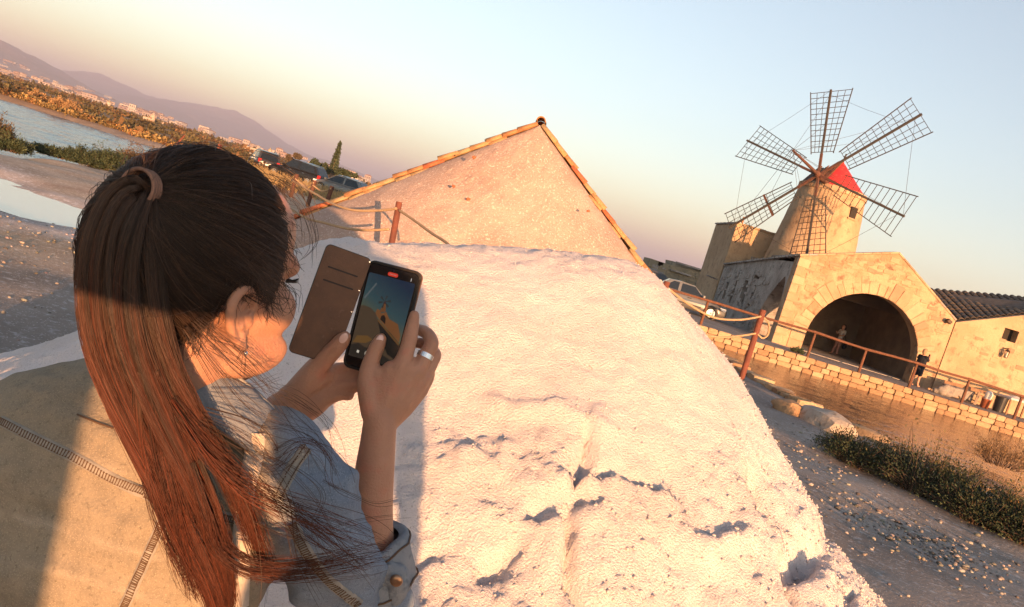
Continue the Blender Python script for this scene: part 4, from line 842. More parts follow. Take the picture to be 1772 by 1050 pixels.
# ================================================================ vegetation
M_leafd = pm('leaf_dark', (0.026, 0.042, 0.022), (0.048, 0.058, 0.028), 6, .7, attr='col'); M_twig = pm('twig', (0.16, 0.10, 0.07), (0.10, 0.07, 0.05), 12, .9)
M_dry = pm('leaf_dry', (0.25, 0.155, 0.075), (0.18, 0.105, 0.05), 3, .85, attr='col'); M_olive = pm('leaf_olive', (0.066, 0.05, 0.03), (0.10, 0.068, 0.036), 3, .85, attr='col')
def shrub(name, base, r, h, nst, nl, label, cat, mat, leaf=.02, group=None, seed=1, colv=(.7, 1.3), tip=None, asp=2.2):
    g = np.random.default_rng(seed); root = empty(name, base, label=label, cat=cat, group=group); bz = np.array(base)
    az = g.uniform(0, 2 * np.pi, nst); rad = np.sqrt(g.random(nst)) * .45; st0 = bz + np.stack([np.cos(az) * rad * r[0], np.sin(az) * rad * r[1], -.02 * np.ones(nst)], -1)
    spread = g.uniform(.3, 1.05, nst); en = bz + np.stack([np.cos(az) * r[0] * spread, np.sin(az) * r[1] * spread, h * np.sqrt(np.clip(1.12 - spread ** 2, .08, 1)) * g.uniform(.5, 1.0, nst) * (1 + .6 * (g.random(nst) < .14))], -1)
    mid = (st0 + en) / 2 + g.normal(size=(nst, 3)) * .06 * h + np.array([0, 0, .12 * h]); t = np.linspace(0, 1, 7)[None, :, None]
    P = st0[:, None] * (1 - t) ** 2 + 2 * mid[:, None] * t * (1 - t) + en[:, None] * t ** 2; rr_ = np.linspace(.010, .002, 7)[None] * np.ones((nst, 1)) * max(1.0, h)
    V, F = tubes_np(P, rr_, 3); link('stems', np_mesh('stems', V, F), M_twig, root)
    k = g.integers(0, nst, nl); tt = g.uniform(.3, 1.0, nl) ** .8; L = st0[k] * (1 - tt[:, None]) ** 2 + 2 * mid[k] * (tt * (1 - tt))[:, None] + en[k] * (tt ** 2)[:, None]
    L = L + g.normal(size=(nl, 3)) * np.array([.06, .06, .05]) * (.35 + h); L[:, 2] = np.maximum(L[:, 2], bz[2] + .01)
    d = (en[k] - st0[k]); d /= np.linalg.norm(d, axis=1, keepdims=True); V, F = leaf_cloud(L, np.full(nl, leaf), d, asp, seed)
    me = np_mesh('foliage', V, F); cv = g.uniform(colv[0], colv[1], nst)[k][:, None] * g.uniform(.8, 1.2, (nl, 1)) * np.ones((1, 3))
    if tip is not None: w = ((L[:, 2] - bz[2]) / h > .75)[:, None] * (g.random((nl, 1)) < .5); cv = cv * (1 - w) + cv * np.array(tip) * w
    set_col(me, np.repeat(cv, 4, 0)); f = link('foliage', me, mat, root); f['kind'] = 'stuff'
    return root
gb = 'dark saltbushes along the near canal bank'
for i, (a, b_, rx, ry, h, lab) in enumerate([(1480, 800, .5, .7, .34, 'low dark green saltbush beside the pale yellow bank stone'), (1590, 848, .7, .75, .52, 'tallest dark green saltbush with upright feathery tips on the bank'), (1690, 898, .65, .65, .46, 'spreading dark green saltbush with bare pale twigs on the bank'), (1780, 938, .6, .6, .44, 'russet-tinged saltbush at the gravel edge past the spreading one')]):
    p = G(a, b_); shrub('saltbush', (p.x, p.y, 0), (rx, ry), h, 240, 9000, lab, 'bush', M_leafd, .012, gb, 500 + i, (.6, 1.4), (2.2, 1.3, .8) if i != 3 else (4, 1.8, 1.0), 2.6)
for i, (a, b_, lab) in enumerate([(1575, 838, 'clump of tall bare twigs rising from the saltbushes on the bank'), (1715, 900, 'clump of pale dead twigs sprawling before the saltbushes')]):
    p = G(a, b_); shrub('dead_twigs', (p.x, p.y, 0), (.55, .5), .62 if i == 0 else .34, 60, 500, lab, 'twigs', M_dry, .010, None, 515 + i, (.6, 1.2), None, 2.4)
p = G(1745, 800, -.3); shrub('dry_bush', (p.x, p.y + .2, -.45), (.9, .6), .62, 90, 4500, 'dry russet bush leaning over the canal water behind the saltbushes', 'bush', M_dry, .014, None, 520, (.5, 1.1), None, 2.4)
p = G(1395, 606); shrub('weed_tuft', (posts[1] - .35, 31.0, 0), (.3, .18), .2, 40, 900, 'small green weed growing at the foot of a railing post', 'weed', M_leafd, .03, None, 530, (.9, 1.6))
gl = 'dark bushes on the lagoon shore'
for i, (a, b_, rx, ry, h, m_, lab) in enumerate([(-10, 248, .4, .4, .55, M_olive, 'tall pale feathery bush on the lagoon shore'), (16, 256, .5, .5, .28, M_leafd, 'low brownish bush beside the feathery bush on the shore'), (98, 267, .8, .6, .20, M_leafd, 'flat dark bush lying along the sandy lagoon shore'), (152, 281, .8, .7, .36, M_leafd, 'rounded dark bush in the middle of the lagoon shore'), (188, 290, .65, .6, .5, M_leafd, 'spiky dark bush with a single tall sprig on the shore'), (236, 290, .8, .8, .55, M_olive, 'pale wispy bush on the shore next to the spiky bush'), (285, 298, .9, .9, .5, M_olive, 'dry wispy bush on the shore half hidden by dark hair')]):
    p = G(a, b_); shrub('shore_bush', (p.x, p.y, -.05), (rx, ry), h, 140, 9000, lab, 'bush', m_, .02, gl, 540 + i, (.6, 1.5), None, 3.0)
# far bank: rough scrub in one mass, golden reeds on its waterline
def clumps(n, xr_, yf, hh, ww, per, seed, size):
    g = np.random.default_rng(seed); x = g.uniform(*xr_, n); y = yf(x, g); z = ground_z(x, y); h = g.uniform(*hh, n); w = g.uniform(*ww, n)
    v = g.normal(size=(n, per, 3)); v /= np.linalg.norm(v, axis=2, keepdims=True); v *= g.random((n, per, 1)) ** .4; v[..., 2] = np.abs(v[..., 2])
    P = np.stack([x, y, z], -1)[:, None] + v * np.stack([w, w, h], -1)[:, None]; c = (g.uniform(.45, 1.5, n)[:, None, None] * g.uniform(.75, 1.25, (n, per, 1))) * np.ones((1, 1, 3))
    warm = g.random((n, 1, 1)) < .35; c = np.where(warm, c * np.array([1.2, .95, .75]), c * np.array([.9, 1.0, .8]))
    V, F = leaf_cloud(P.reshape(-1, 3), np.repeat(w * size, per), None, 1.6, seed); me = np_mesh('scrub', V, F); set_col(me, np.repeat(c.reshape(-1, 3), 4, 0)); return me
far_y = lambda x, g: 57 + np.maximum(0, -x - 30) * .22 + g.random(len(x)) ** 1.8 * 260
link('far_scrub', clumps(2600, (-330, 2), far_y, (.25, .75), (.6, 1.9), 60, 601, .19), M_olive, kind='stuff', label='brown dry scrub covering the flat land beyond the lagoon', cat='scrub')
link('far_dunes_scrub', clumps(1500, (-900, 60), lambda x, g: 200 + g.random(len(x)) * 500, (.7, 2.2), (1.5, 5), 40, 605, .24), M_olive, kind='stuff', label='distant brown scrub below the hill town', cat='scrub')
reed_y = lambda x, g: np.interp(-x, [24, 34, 48, 75, 110], [52.5, 56.3, 59.3, 65.3, 72]) + g.random(len(x)) * 1.3
link('shore_reeds', clumps(420, (-110, -23), reed_y, (.25, .55), (.35, .9), 50, 611, .16), M_dry, kind='stuff', label='golden reeds fringing the far waterline of the lagoon', cat='reeds')
for i, (a, b_, r, h, lab) in enumerate([(62, 178, .7, .8, 'single small golden bush on the far lagoon shore'), (106, 193, 1.0, .95, 'largest golden bush on the far lagoon shore'), (120, 200, .9, .75, 'golden bush leaning on the largest one across the lagoon'), (133, 206, .7, .45, 'lowest golden bush at the end of the far shore cluster')]):
    d = ray(a, b_); y = 57.5 + i * .0 + (3.5 if i == 0 else 0) + 0; p = D(a, b_, 62 if i == 0 else 59.5)
    shrub('golden_bush', (p.x, p.y, float(ground_z(p.x, p.y))), (r, r), h, 60, 2500, lab, 'bush', M_dry, .07, 'golden bushes across the lagoon', 620 + i, (.9, 1.6), None, 1.6)
# dry grass on the sandy bank behind the woman's head
g = np.random.default_rng(77); n = 2600; x = g.uniform(-24, -9, n); y = g.uniform(38, 52, n); k = poly_sd(x, y, LAGOON) > .6; x, y = x[k], y[k]; z = ground_z(x, y); n = len(x); h = g.uniform(.25, .7, n)
e = np.stack([x + g.normal(size=n) * .25, y + g.normal(size=n) * .25, z + h], -1); s0 = np.stack([x, y, z], -1); m_ = (s0 + e) / 2 + np.array([0, 0, .1]); t = np.linspace(0, 1, 4)[None, :, None]
V, F = tubes_np(s0[:, None] * (1 - t) ** 2 + 2 * m_[:, None] * t * (1 - t) + e[:, None] * t ** 2, np.linspace(.035, .008, 4)[None] * np.ones((n, 1)), 3)
link('dry_grass', np_mesh('dry_grass', V, F), pm('straw', (0.42, 0.29, 0.13), (0.30, 0.20, 0.09), 1, .9), kind='stuff', label='dry straw-coloured grass along the end of the lagoon', cat='grass')
def tree(a, b_, y, h, w, label, n=2200, mat=M_leafd, leafs=.13, cyp=False, seed=1):
    g = np.random.default_rng(seed); p = D(a, b_, y); root = empty('cypress_tree' if cyp else 'dark_tree', (p.x, y, p.z), label=label, cat='tree')
    MB().tube([(p.x, y, p.z - .4), (p.x + .05 * w, y, p.z + h * .5)], [.06 * h, .03 * h], 7).build('trunk', M_twig, root)
    if cyp: f = g.random(n) ** .8; r = w * (1 - f) ** .7 * np.sqrt(g.random(n)) * (.6 + .4 * np.minimum(1, f * 8)); th = g.uniform(0, 6.283, n); P = np.stack([r * np.cos(th), r * np.sin(th), h * (.06 + .94 * f)], -1)
    else:
        cc = g.normal(size=(9, 3)) * np.array([w * .5, w * .5, h * .16]) + np.array([0, 0, h * .62]); k = g.integers(0, 9, n); v = g.normal(size=(n, 3)); v /= np.linalg.norm(v, axis=1, keepdims=True); P = cc[k] + v * g.random((n, 1)) ** .4 * np.array([w * .42, w * .42, h * .22])
    V, F = leaf_cloud(P + np.array([p.x, y, p.z]), np.full(n, leafs), None, 1.5, seed); me = np_mesh('crown', V, F); set_col(me, np.repeat(g.uniform(.6, 1.4, (n, 1)) * np.ones((1, 3)), 4, 0)); c = link('crown', me, mat, root)
tree(573, 305, 92, 4.3, .62, 'slim dark cypress rising behind the silver hatchback', cyp=True, seed=701)
tree(562, 306, 95, 1.7, .6, 'small dark tree growing right beside the cypress', seed=702)
tree(545, 300, 100, 1.7, 1.1, 'wide dark tree behind the roof of the black off-roader', seed=703)
tree(594, 314, 85, 1.4, 1.0, 'round dark tree above the silver hatchback roof', seed=704)
tree(512, 285, 120, 1.9, .9, 'brownish tree above the windscreen of the black off-roader', seed=705, mat=M_olive)
tree(500, 283, 125, 1.3, .8, 'small brown tree left standing next to the brownish one', seed=706, mat=M_olive)
# signboard post leaning by the reeds
a, b_ = D(294, 262, 52), D(320, 234, 52); MB().tube([a - (b_ - a) * .3, b_], .07, 6).build('leaning_pole', M_post, label='leaning brown pole among the reeds above the dark hair', cat='pole')
p = D(371, 255, 56); kb2 = empty('brick_kiosk', (p.x, 56, p.z - .5), label='small dark block with rusty side among the dry grass', cat='kiosk')
MB().box((p.x, 56, p.z), (.62, .5, .7)).build('wall', M_trim, kb2); MB().box((p.x + .36, 56, p.z + .08), (.16, .45, .55)).build('side_panel', M_post, kb2)
# ================================================================ pebbles and rubble on the gravel
def pebbles(n, cx, cy, sx, sy, r0, r1, seed):
    g = np.random.default_rng(seed); x, y = cx + g.normal(size=n) * sx, cy + g.normal(size=n) * sy; k = (poly_sd(x, y, CANAL) > .4) & (y > .6) & (mound_z(x, y) < 0.02); x, y = x[k], y[k]
    R = r0 + (1.3 * r1 - r0) * g.random(len(x)) ** 6; return np.stack([x, y, ground_z(x, y) + R * .25], -1), R
L = [pebbles(1000, *G(1590, 930).xy, .36, .42, .004, .024, 1), pebbles(260, *G(1500, 890).xy, .3, .4, .003, .02, 2), pebbles(420, *G(1400, 790).xy, .5, 1.3, .003, .024, 3), pebbles(600, 4, 7, 1.3, 2.4, .003, .02, 4), pebbles(320, *G(1690, 960).xy, .5, .5, .003, .026, 5),
     pebbles(1500, -5.2, 6.6, 1.7, 1.6, .004, .02, 6), pebbles(1000, -6, 8.6, 2.5, 1.0, .005, .025, 7)]
P = np.concatenate([a for a, b in L]); R = np.concatenate([b for a, b in L]); V, F = rocks_np(P, R, 9)
me = np_mesh('pebbles', V, F); g = np.random.default_rng(3); c = g.uniform(.25, 1.1, (len(P), 1)) * (np.array([1, .96, .92]) + g.normal(size=(len(P), 3)) * .05); set_col(me, np.repeat(c, 12, 0))
link('pebbles', me, pm('pebble', (0.33, 0.295, 0.27), rough=.9, attr='col'), kind='stuff', label='pale pebbles strewn over the grey gravel', cat='pebbles')
# ================================================================ far town, ruined mills
M_town = [pm('town_wall_%d' % i, c, rough=.9) for i, c in enumerate([(0.36, 0.28, 0.23), (0.31, 0.245, 0.21), (0.39, 0.34, 0.30), (0.27, 0.19, 0.16)])]; M_troof = pm('town_roof', (0.30, 0.15, 0.10), rough=.9)
def house_me(m, hip):
    mb = MB().box((0, 0, .5), (1, 1, 1)); me = mb.mesh('house'); me.materials.append(m)
    bm = bmesh.new(); bm.from_mesh(me)
    v = [bm.verts.new(p) for p in ((-.54, -.54, 1.001), (.54, -.54, 1.001), (.54, .54, 1.001), (-.54, .54, 1.001), (-.25, 0, 1 + hip), (.25, 0, 1 + hip))]
    for f in ((0, 1, 5, 4), (1, 2, 5), (2, 3, 4, 5), (3, 0, 4), (3, 2, 1, 0)): bm.faces.new([v[i] for i in f]).material_index = 1
    for x in (-.28, .0, .28): 
        w = [bm.verts.new((x + a, -.502, .55 + b)) for a, b in ((-.06, -.14), (.06, -.14), (.06, .14), (-.06, .14))]; bm.faces.new(w).material_index = 2
    me.materials.append(M_troof); me.materials.append(M_dark); bm.to_mesh(me); bm.free(); return me
hm = [house_me(m, h) for m, h in zip(M_town, (.12, .3, .05, .25))]
g = random.Random(5); gt_ = 'houses of the far town below the hills'
for i in range(190):
    s = g.random(); x = -60 + 760 * s if i < 150 else g.uniform(-20, 330)
    if i < 150: py = 124 + .3016 * x + g.choice([-3, -1, 0, 1, 2]) - (g.random() ** 3) * 9; y = 1500 + g.random() * 500
    else: py = 124 + .3016 * x - g.uniform(6, 26) * max(.25, 1 - x / 420); y = 3300 + g.random() * 300
    if 640 < x: continue
    p = D(x, py, y); o = bpy.data.objects.new('town_house', g.choice(hm)); COL.objects.link(o); w = g.uniform(7, 18) * (1 if i < 150 else 1.3)
    o.location = (p.x, y, p.z - 3); o.scale = (w * g.uniform(.9, 2.0), w, g.uniform(4.5, 9)); o.rotation_euler = (0, 0, g.uniform(-.5, .5))
    wide = 'long low' if o.scale[0] > 1.9 * o.scale[2] else 'tall narrow' if o.scale[0] < 1.3 * o.scale[2] else 'squarish'
    tone = {0: 'peach', 1: 'tan', 2: 'cream', 3: 'brick-coloured'}[hm.index(o.data)]
    tag(o, 'tiny %s %s house %s' % (wide, tone, 'in the far town at the foot of the hills' if i < 150 else 'standing alone up the hill slope'), 'house', '%s %s %s houses' % (wide, tone, 'town' if i < 150 else 'hillside'))
def old_mill(px, py, y, r, h, label, wing=0.0):
    p = D(px, py, y); o = empty('old_mill_tower', (p.x, y, p.z), label=label, cat='mill tower'); MB().lathe([(r, -2), (r * .72, h), (r * .6, h), (r * .6, h - .5)], (p.x, y, p.z), 16).build('tower_wall', M_town[0], o, smooth=False)
    MB().lathe([(r * .74, h), (.1, h + r * .9)], (p.x, y, p.z), 12).build('cap', M_ruin if wing == 0 else M_town[1], o)
    MB().box((p.x, y - r * .85, p.z + h * .6), (r * .3, r * .2, h * .16)).build('window_opening', M_dark, o)
    if wing: MB().box((p.x - wing * .8, y, p.z + h * .2), (wing * 1.4, r * 1.5, h * .75)).build('side_wing', M_town[0], o); MB().box((p.x - wing * 1.2, y - r * .72, p.z + h * .2), (r * .35, r * .1, h * .2)).build('window_opening', M_dark, o)
old_mill(186, 189, 420, 1.7, 4.0, 'slim distant mill tower among the scrub nearest the hill slope')
old_mill(262, 213, 300, 1.3, 3.2, 'broad ruined distant mill with a low side wing', 2.2)
old_mill(280, 217, 400, 1.1, 1.9, 'stubby distant tower just beside the broad ruined mill')
old_mill(351, 236, 420, 1.4, 2.6, 'distant mill tower standing above the dry grass end of lagoon')
old_mill(465, 268, 260, .85, 1.8, 'distant mill tower with dark cap near the parked cars')
old_mill(445, 262, 300, 1.0, 1.6, 'long low distant farm with short tower near the parked cars', 3.2)
p = D(603, 309, 150); fh = empty('farm_house', (p.x, 150, p.z - 1), label='pale farm house behind the silver hatchback roof', cat='house'); MB().box((p.x, 150, p.z - .3), (4.4, 3, 2.2)).build('wall', M_town[2], fh); MB().prism([(p.x - 2.4, 148.3, p.z + .8), (p.x + 2.4, 148.3, p.z + .8), (p.x, 148.3, p.z + 1.5)], (0, 3.4, 0)).build('roof', M_troof, fh)
# ================================================================ haze
hz = bpy.data.materials.new('haze'); hz.use_nodes = True; n, l = hz.node_tree.nodes, hz.node_tree.links; n.clear()
ho = n.new('ShaderNodeOutputMaterial'); hv = n.new('ShaderNodeVolumePrincipled'); hv.inputs['Color'].default_value = (0.80, 0.79, 0.97, 1); hv.inputs['Density'].default_value = HAZE; hv.inputs['Anisotropy'].default_value = 0.1; l.new(hv.outputs[0], ho.inputs['Volume'])
MB().box((0, 9415, 120), (42000, 19000, 470)).build('haze', hz, kind='stuff')
# ================================================================ the woman with the phone
HC = Vector((-0.3133, 0.7631, 1.5102)); _y, _p, _r = math.radians(32.1), math.radians(-10.3), math.radians(2.98)
hf = Vector((math.sin(_y) * math.cos(_p), math.cos(_y) * math.cos(_p), -math.sin(_p))); _hr = hf.cross(Vector((0, 0, 1))).normalized(); _hu = _hr.cross(hf)
hr = _hr * math.cos(_r) + _hu * math.sin(_r); hu = _hu * math.cos(_r) - _hr * math.sin(_r)
def HL(a, b, c): return HC + hf * a + hr * b + hu * c
WB = Vector((-0.42, 0.80, 0.06))
woman = empty('person', WB, label='woman in a faded denim jacket photographing with a phone, brown ponytail', cat='person')
def ell(mb, a, b, c, ra, rb, rc): ellip(mb, HL(a, b, c), (hf * ra, hr * rb, hu * rc), 24, 14)
# ---- head, neck, ears
mb = MB()
ell(mb, -.008, 0, .018, .096, .076, .098); ell(mb, .030, 0, -.045, .058, .058, .066); ell(mb, .046, 0, -.102, .027, .030, .022); ell(mb, .041, 0, -.066, .046, .047, .050); ell(mb, .041, 0, -.085, .040, .040, .034); ell(mb, .056, 0, -.055, .034, .040, .032)
ell(mb, .020, 0, .045, .078, .068, .066)
for s in (-1, 1): ell(mb, .052, s * .036, -.034, .036, .026, .032); ell(mb, .030, s * .045, -.078, .048, .016, .026); ell(mb, .074, s * .028, .014, .012, .03, .016)
ell(mb, .094, -.004, -.030, .014, .011, .016); ell(mb, .086, -.003, -.012, .012, .009, .022); ell(mb, .080, 0, -.066, .014, .022, .008); ell(mb, .079, 0, -.077, .013, .020, .008)
NB = D(318, 690, .815)
capsules(mb, [HL(-.022, 0, -.05), HL(-.03, 0, -.10), NB, NB - Vector((0, 0, .06))], [.056, .053, .056, .062], 18, 4)
head_me = remesh(mb, .003, 10)
mb = MB()
for s in (1, -1):
    def E(a, c, o): return HL(-.004 + a * .88, s * (.0735 + o * .85), -.024 + c * .86)
    capsules(mb, [E(.010, -.004, .000), E(.012, .012, .004), E(.006, .028, .008), E(-.010, .034, .014), E(-.024, .024, .018), E(-.026, .004, .017), E(-.019, -.016, .012), E(-.008, -.028, .007)], [.0035, .0045, .0048, .005, .0052, .005, .0046, .0045], 10, 5)
    capsules(mb, [E(-.005, -.026, .005), E(-.001, -.036, .004)], [.0075, .0065], 10, 3)
    capsules(mb, [E(.002, .016, .004), E(-.012, .016, .010), E(-.016, .0, .010), E(-.010, -.014, .007)], [.003, .0038, .004, .004], 8, 4)
    capsules(mb, [E(.008, -.010, .002), E(.006, .0, .005)], [.0055, .005], 8, 3)
    for j in range(5): capsules(mb, [E(.006, .022 - j * .011, -.004), E(-.016 + j * .003, .022 - j * .011, .006)], [.0065, .0055], 8, 2)
ear_me = remesh(mb, .0016, 4)
# ---- arms and hands
def Q(px, py, y): return D(px, py, y)
def chain(mb, L, sub=8, n=24): capsules(mb, [Q(*l[:3]) for l in L], [l[3] for l in L], n, sub)
mb = MB()
chain(mb, [(640, 1085, .925, .038), (640, 945, .922, .0305), (643, 865, .925, .0275), (654, 765, .93, .0225), (658, 722, .934, .0205)])
for x0, y0, d0, x1, y1, d1, ra, rb in [(646, 735, .930, 694, 634, .944, .0135, .0125), (654, 738, .933, 716, 642, .951, .014, .0125), (664, 738, .937, 729, 656, .959, .0135, .0115), (668, 736, .941, 728, 674, .965, .0125, .0105), (646, 728, .93, 658, 650, .944, .0135, .0125), (650, 730, .93, 677, 640, .944, .0135, .0125)]:
    chain(mb, [(x0, y0, d0, ra), ((x0 + x1) / 2 + 2, (y0 + y1) / 2, (d0 + d1) / 2, (ra + rb) / 2 + .001), (x1, y1, d1, rb)])
chain(mb, [(645, 715, .930, .015), (638, 676, .936, .0145), (637, 648, .944, .0125), (646, 615, .953, .0105), (654, 597, .957, .0098), (659, 586, .9605, .0078)])
chain(mb, [(694, 634, .944, .0122), (704, 606, .951, .0102), (710, 582, .957, .0100), (714, 562, .963, .0086), (717, 545, .968, .0070)])
chain(mb, [(722, 643, .953, .0115), (735, 617, .961, .0098), (747, 595, .969, .0098), (738, 576, .984, .0086), (716, 568, 1.0, .0075)])
chain(mb, [(731, 657, .962, .0108), (748, 625, .978, .0092), (752, 612, .985, .009), (735, 596, .998, .008), (712, 592, 1.004, .007)])
chain(mb, [(728, 676, .967, .010), (742, 650, .982, .0082), (738, 636, .99, .008), (712, 624, 1.003, .007)])
handr = remesh(mb, .0022, 9, .5)
mb = MB()
chain(mb, [(330, 905, 1.03, .038), (425, 775, .99, .031), (470, 728, .976, .0265), (492, 706, .971, .0245)])
for L in [[(485, 716, .968, .019), (520, 672, .970, .018), (545, 640, .972, .0155), (564, 619, .9705, .0130), (582, 601, .967, .0115), (591, 590, .9655, .0108), (597, 583, .965, .0085)],
          [(490, 716, .972, .020), (540, 672, .984, .018), (576, 645, .996, .0125), (608, 637, 1.003, .0095), (642, 626, 1.008, .008)],
          [(492, 722, .972, .020), (545, 684, .984, .018), (575, 660, .993, .0125), (606, 651, .998, .0095), (648, 648, 1.004, .0085)],
          [(492, 728, .972, .018), (545, 694, .982, .017), (572, 676, .988, .0125), (602, 667, .990, .0098), (640, 668, .998, .0088)],
          [(490, 732, .972, .016), (540, 706, .98, .015), (565, 690, .984, .011), (588, 682, .985, .0088), (604, 684, .99, .0075)],
          [(500, 690, .97, .018), (540, 660, .976, .017), (560, 650, .984, .014)]]: chain(mb, L)
handl = remesh(mb, .0022, 9, .5)
# ---- legs and core of the body under the clothes, joined into one body mesh
mb = MB()
YAW = math.radians(12); br = Vector((math.cos(YAW), -math.sin(YAW), 0)); bf = Vector((math.sin(YAW), math.cos(YAW), 0))
WA = D(70, 1180, .84); HIP = D(30, 1330, .84)
capsules(mb, [NB - Vector((0, 0, .05)), WA, HIP], [.06, .085, .10], 14); 
for s in (-1, 1): capsules(mb, [HIP + br * (s * .09), WB + br * (s * .1) + Vector((0, 0, .42)), WB + br * (s * .1) + Vector((0, 0, .05))], [.085, .055, .04], 12)
core = remesh(mb, .02, 2)
bm = bmesh.new()
for m_ in (head_me, ear_me, handr, handl, core): bm.from_mesh(m_)
body = bpy.data.meshes.new('body'); bm.to_mesh(body); bm.free(); body.polygons.foreach_set('use_smooth', np.ones(len(body.polygons), bool))
M_skinw = pm('skin_tanned', (0.40, 0.205, 0.13), (0.34, 0.165, 0.10), 18, 0.5, 0.5, 330, c3=(0.42, 0.16, 0.10), s3=34, sss=0.12, spec=0.4, bdist=0.003, t3=(.52, .75))
link('body', body, M_skinw, woman)
M_nail = pm('nail', (0.62, 0.40, 0.34), rough=.25, spec=.6)
def nail(px, py, y, tip, w=.0052, l=.008):
    c = Q(px, py, y); t = (Q(*tip) - c).normalized(); n = (CAM - c).normalized(); n = (n - t * n.dot(t)).normalized(); s = t.cross(n); mbn = MB(); ellip(mbn, c, (t * l, s * w, n * .0016), 12, 8); mbn.build('fingernail', M_nail, woman, smooth=True)
nail(594.5, 585, .9555, (600, 577, .955)); nail(657, 588, .953, (661, 579, .955), .0048, .0075)
# finger ring and earring
def ringband(c, axis, r, w, t, mat, name, parent):
    z = axis.normalized(); x = z.orthogonal().normalized(); y = z.cross(x); M = Matrix((x, y, z)).transposed(); MB().lathe([(r, -w), (r + t, -w), (r + t, w), (r, w)], c, 28, M).build(name, mat, parent, smooth=False)
M_silver = pm('silver', (0.72, 0.70, 0.68), rough=.25, metal=1)
ringband(Q(735.5, 616, .962), Q(742, 603, .966) - Q(729, 630, .957), .0099, .0032, .0012, M_silver, 'finger_ring', woman)
el = HL(-.004, .084, -.060); mbr = MB(); ellip(mbr, el, (hf * .0025, hr * .0025, hu * .0025), 10, 8); mbr.build('earring', M_silver, woman, smooth=True)
# ---- eyelashes and brow just past the cheek line
M_lash = pm('lash', (0.012, 0.008, 0.006), rough=.6)
P = []
for k in range(16):
    a = k / 15; s0 = HL(.082 - .012 * a, .030 + .014 * a, -.004 + .003 * math.sin(a * 3)); e = s0 + hf * .012 + hr * .006 + hu * (-.004 + .008 * a); P.append([s0, (s0 + e) / 2 - hu * .002, e])
V, F = tubes_np(np.array([[tuple(v) for v in p] for p in P]), np.array([[.0007, .0006, .0002]] * len(P)), 3); link('eyelashes', np_mesh('eyelashes', V, F), M_lash, woman)
# ---- hair
M_hair = pm('hair_brown_dark', (0.044, 0.026, 0.018), rough=.5, spec=.3, attr='col')
SK = np.array([.104, .084, .106]); SC = np.array([-.008, 0, .018])
Hm = np.array([hf, hr, hu])                                      # rows: local axes
def H2W(L): return np.asarray(L) @ Hm + np.array(HC)
HLA = np.array([-.2, -.1, -.07, -.045, -.03, -.02, .0, .015, .024, .034, .05, .062, .076, .09, .2]); HLC = np.array([-.095, -.09, -.075, -.045, -.02, .0, .016, .004, -.024, -.010, .040, .072, .092, .10, .10])
def hairy(Lp): return Lp[..., 2] > np.interp(Lp[..., 0], HLA, HLC)
th, ph = np.meshgrid(np.linspace(0, math.pi, 90), np.linspace(0, 2 * math.pi, 140, endpoint=False), indexing='ij')
Uv = np.stack([np.sin(th) * np.cos(ph), np.sin(th) * np.sin(ph), np.cos(th)], -1); Lp = Uv * SK + SC; ok = hairy(Lp)
I = np.arange(th.size).reshape(th.shape); J = np.roll(I, -1, 1); F = np.stack([I[:-1], J[:-1], J[1:], I[1:]], -1).reshape(-1, 4); F = F[ok.ravel()[F].all(1)]
hair = link('hair', np_mesh('hair', H2W(Lp.reshape(-1, 3) * (1 + .008 * fbm(Uv[..., 0] * 9, Uv[..., 1] * 9, Uv[..., 2] * 9, o=2, s=801).reshape(-1, 1))), F, True), pm('hair_under', (0.03, 0.017, 0.011), rough=.6), woman)
# hair tie point on the cap
def cap_hit(px, py, k=1.0):
    d = np.array(ray(px, py)); d /= np.linalg.norm(d); o = (np.array(CAM) - np.array(HC)) @ Hm.T - SC; dl = d @ Hm.T; S = SK * k
    a = ((dl / S) ** 2).sum(); b = 2 * (o * dl / S ** 2).sum(); c = ((o / S) ** 2).sum() - 1; q = b * b - 4 * a * c
    t = (-b - math.sqrt(max(q, 0))) / (2 * a); return o + dl * t, t
tie_l, tt_ = cap_hit(252, 328, 1.03); tie_w = Vector(H2W(tie_l + SC)); tie_u = tie_l / SK; tie_u /= np.linalg.norm(tie_u); DT = tie_w.y
g = np.random.default_rng(88)
def strands(P, r0, r1, name, parent, cv, seed=1):
    S, N, _ = P.shape; rad = np.interp(np.linspace(0, 1, N), [0, .1, .8, 1], [r0, r0, r0 * .9, r1])[None] * np.random.default_rng(seed).uniform(.7, 1.2, (S, 1)); V, F = tubes_np(P, rad, 3)
    me = np_mesh(name, V, F, True); set_col(me, np.repeat(cv, N * 3, 0) if cv.ndim == 2 else np.repeat(cv.reshape(-1, 3), 3, 0)); o = link(name, me, M_hair, parent); o['kind'] = 'stuff'; return o
def tint(n, gg): return gg.uniform(.45, 1.5, (n, 1)) * np.array([1.0, 1.0, 1.0]) + np.where(gg.random((n, 1)) < .15, 1, 0) * gg.uniform(.2, .9, (n, 1)) * np.array([1.15, .85, .65])
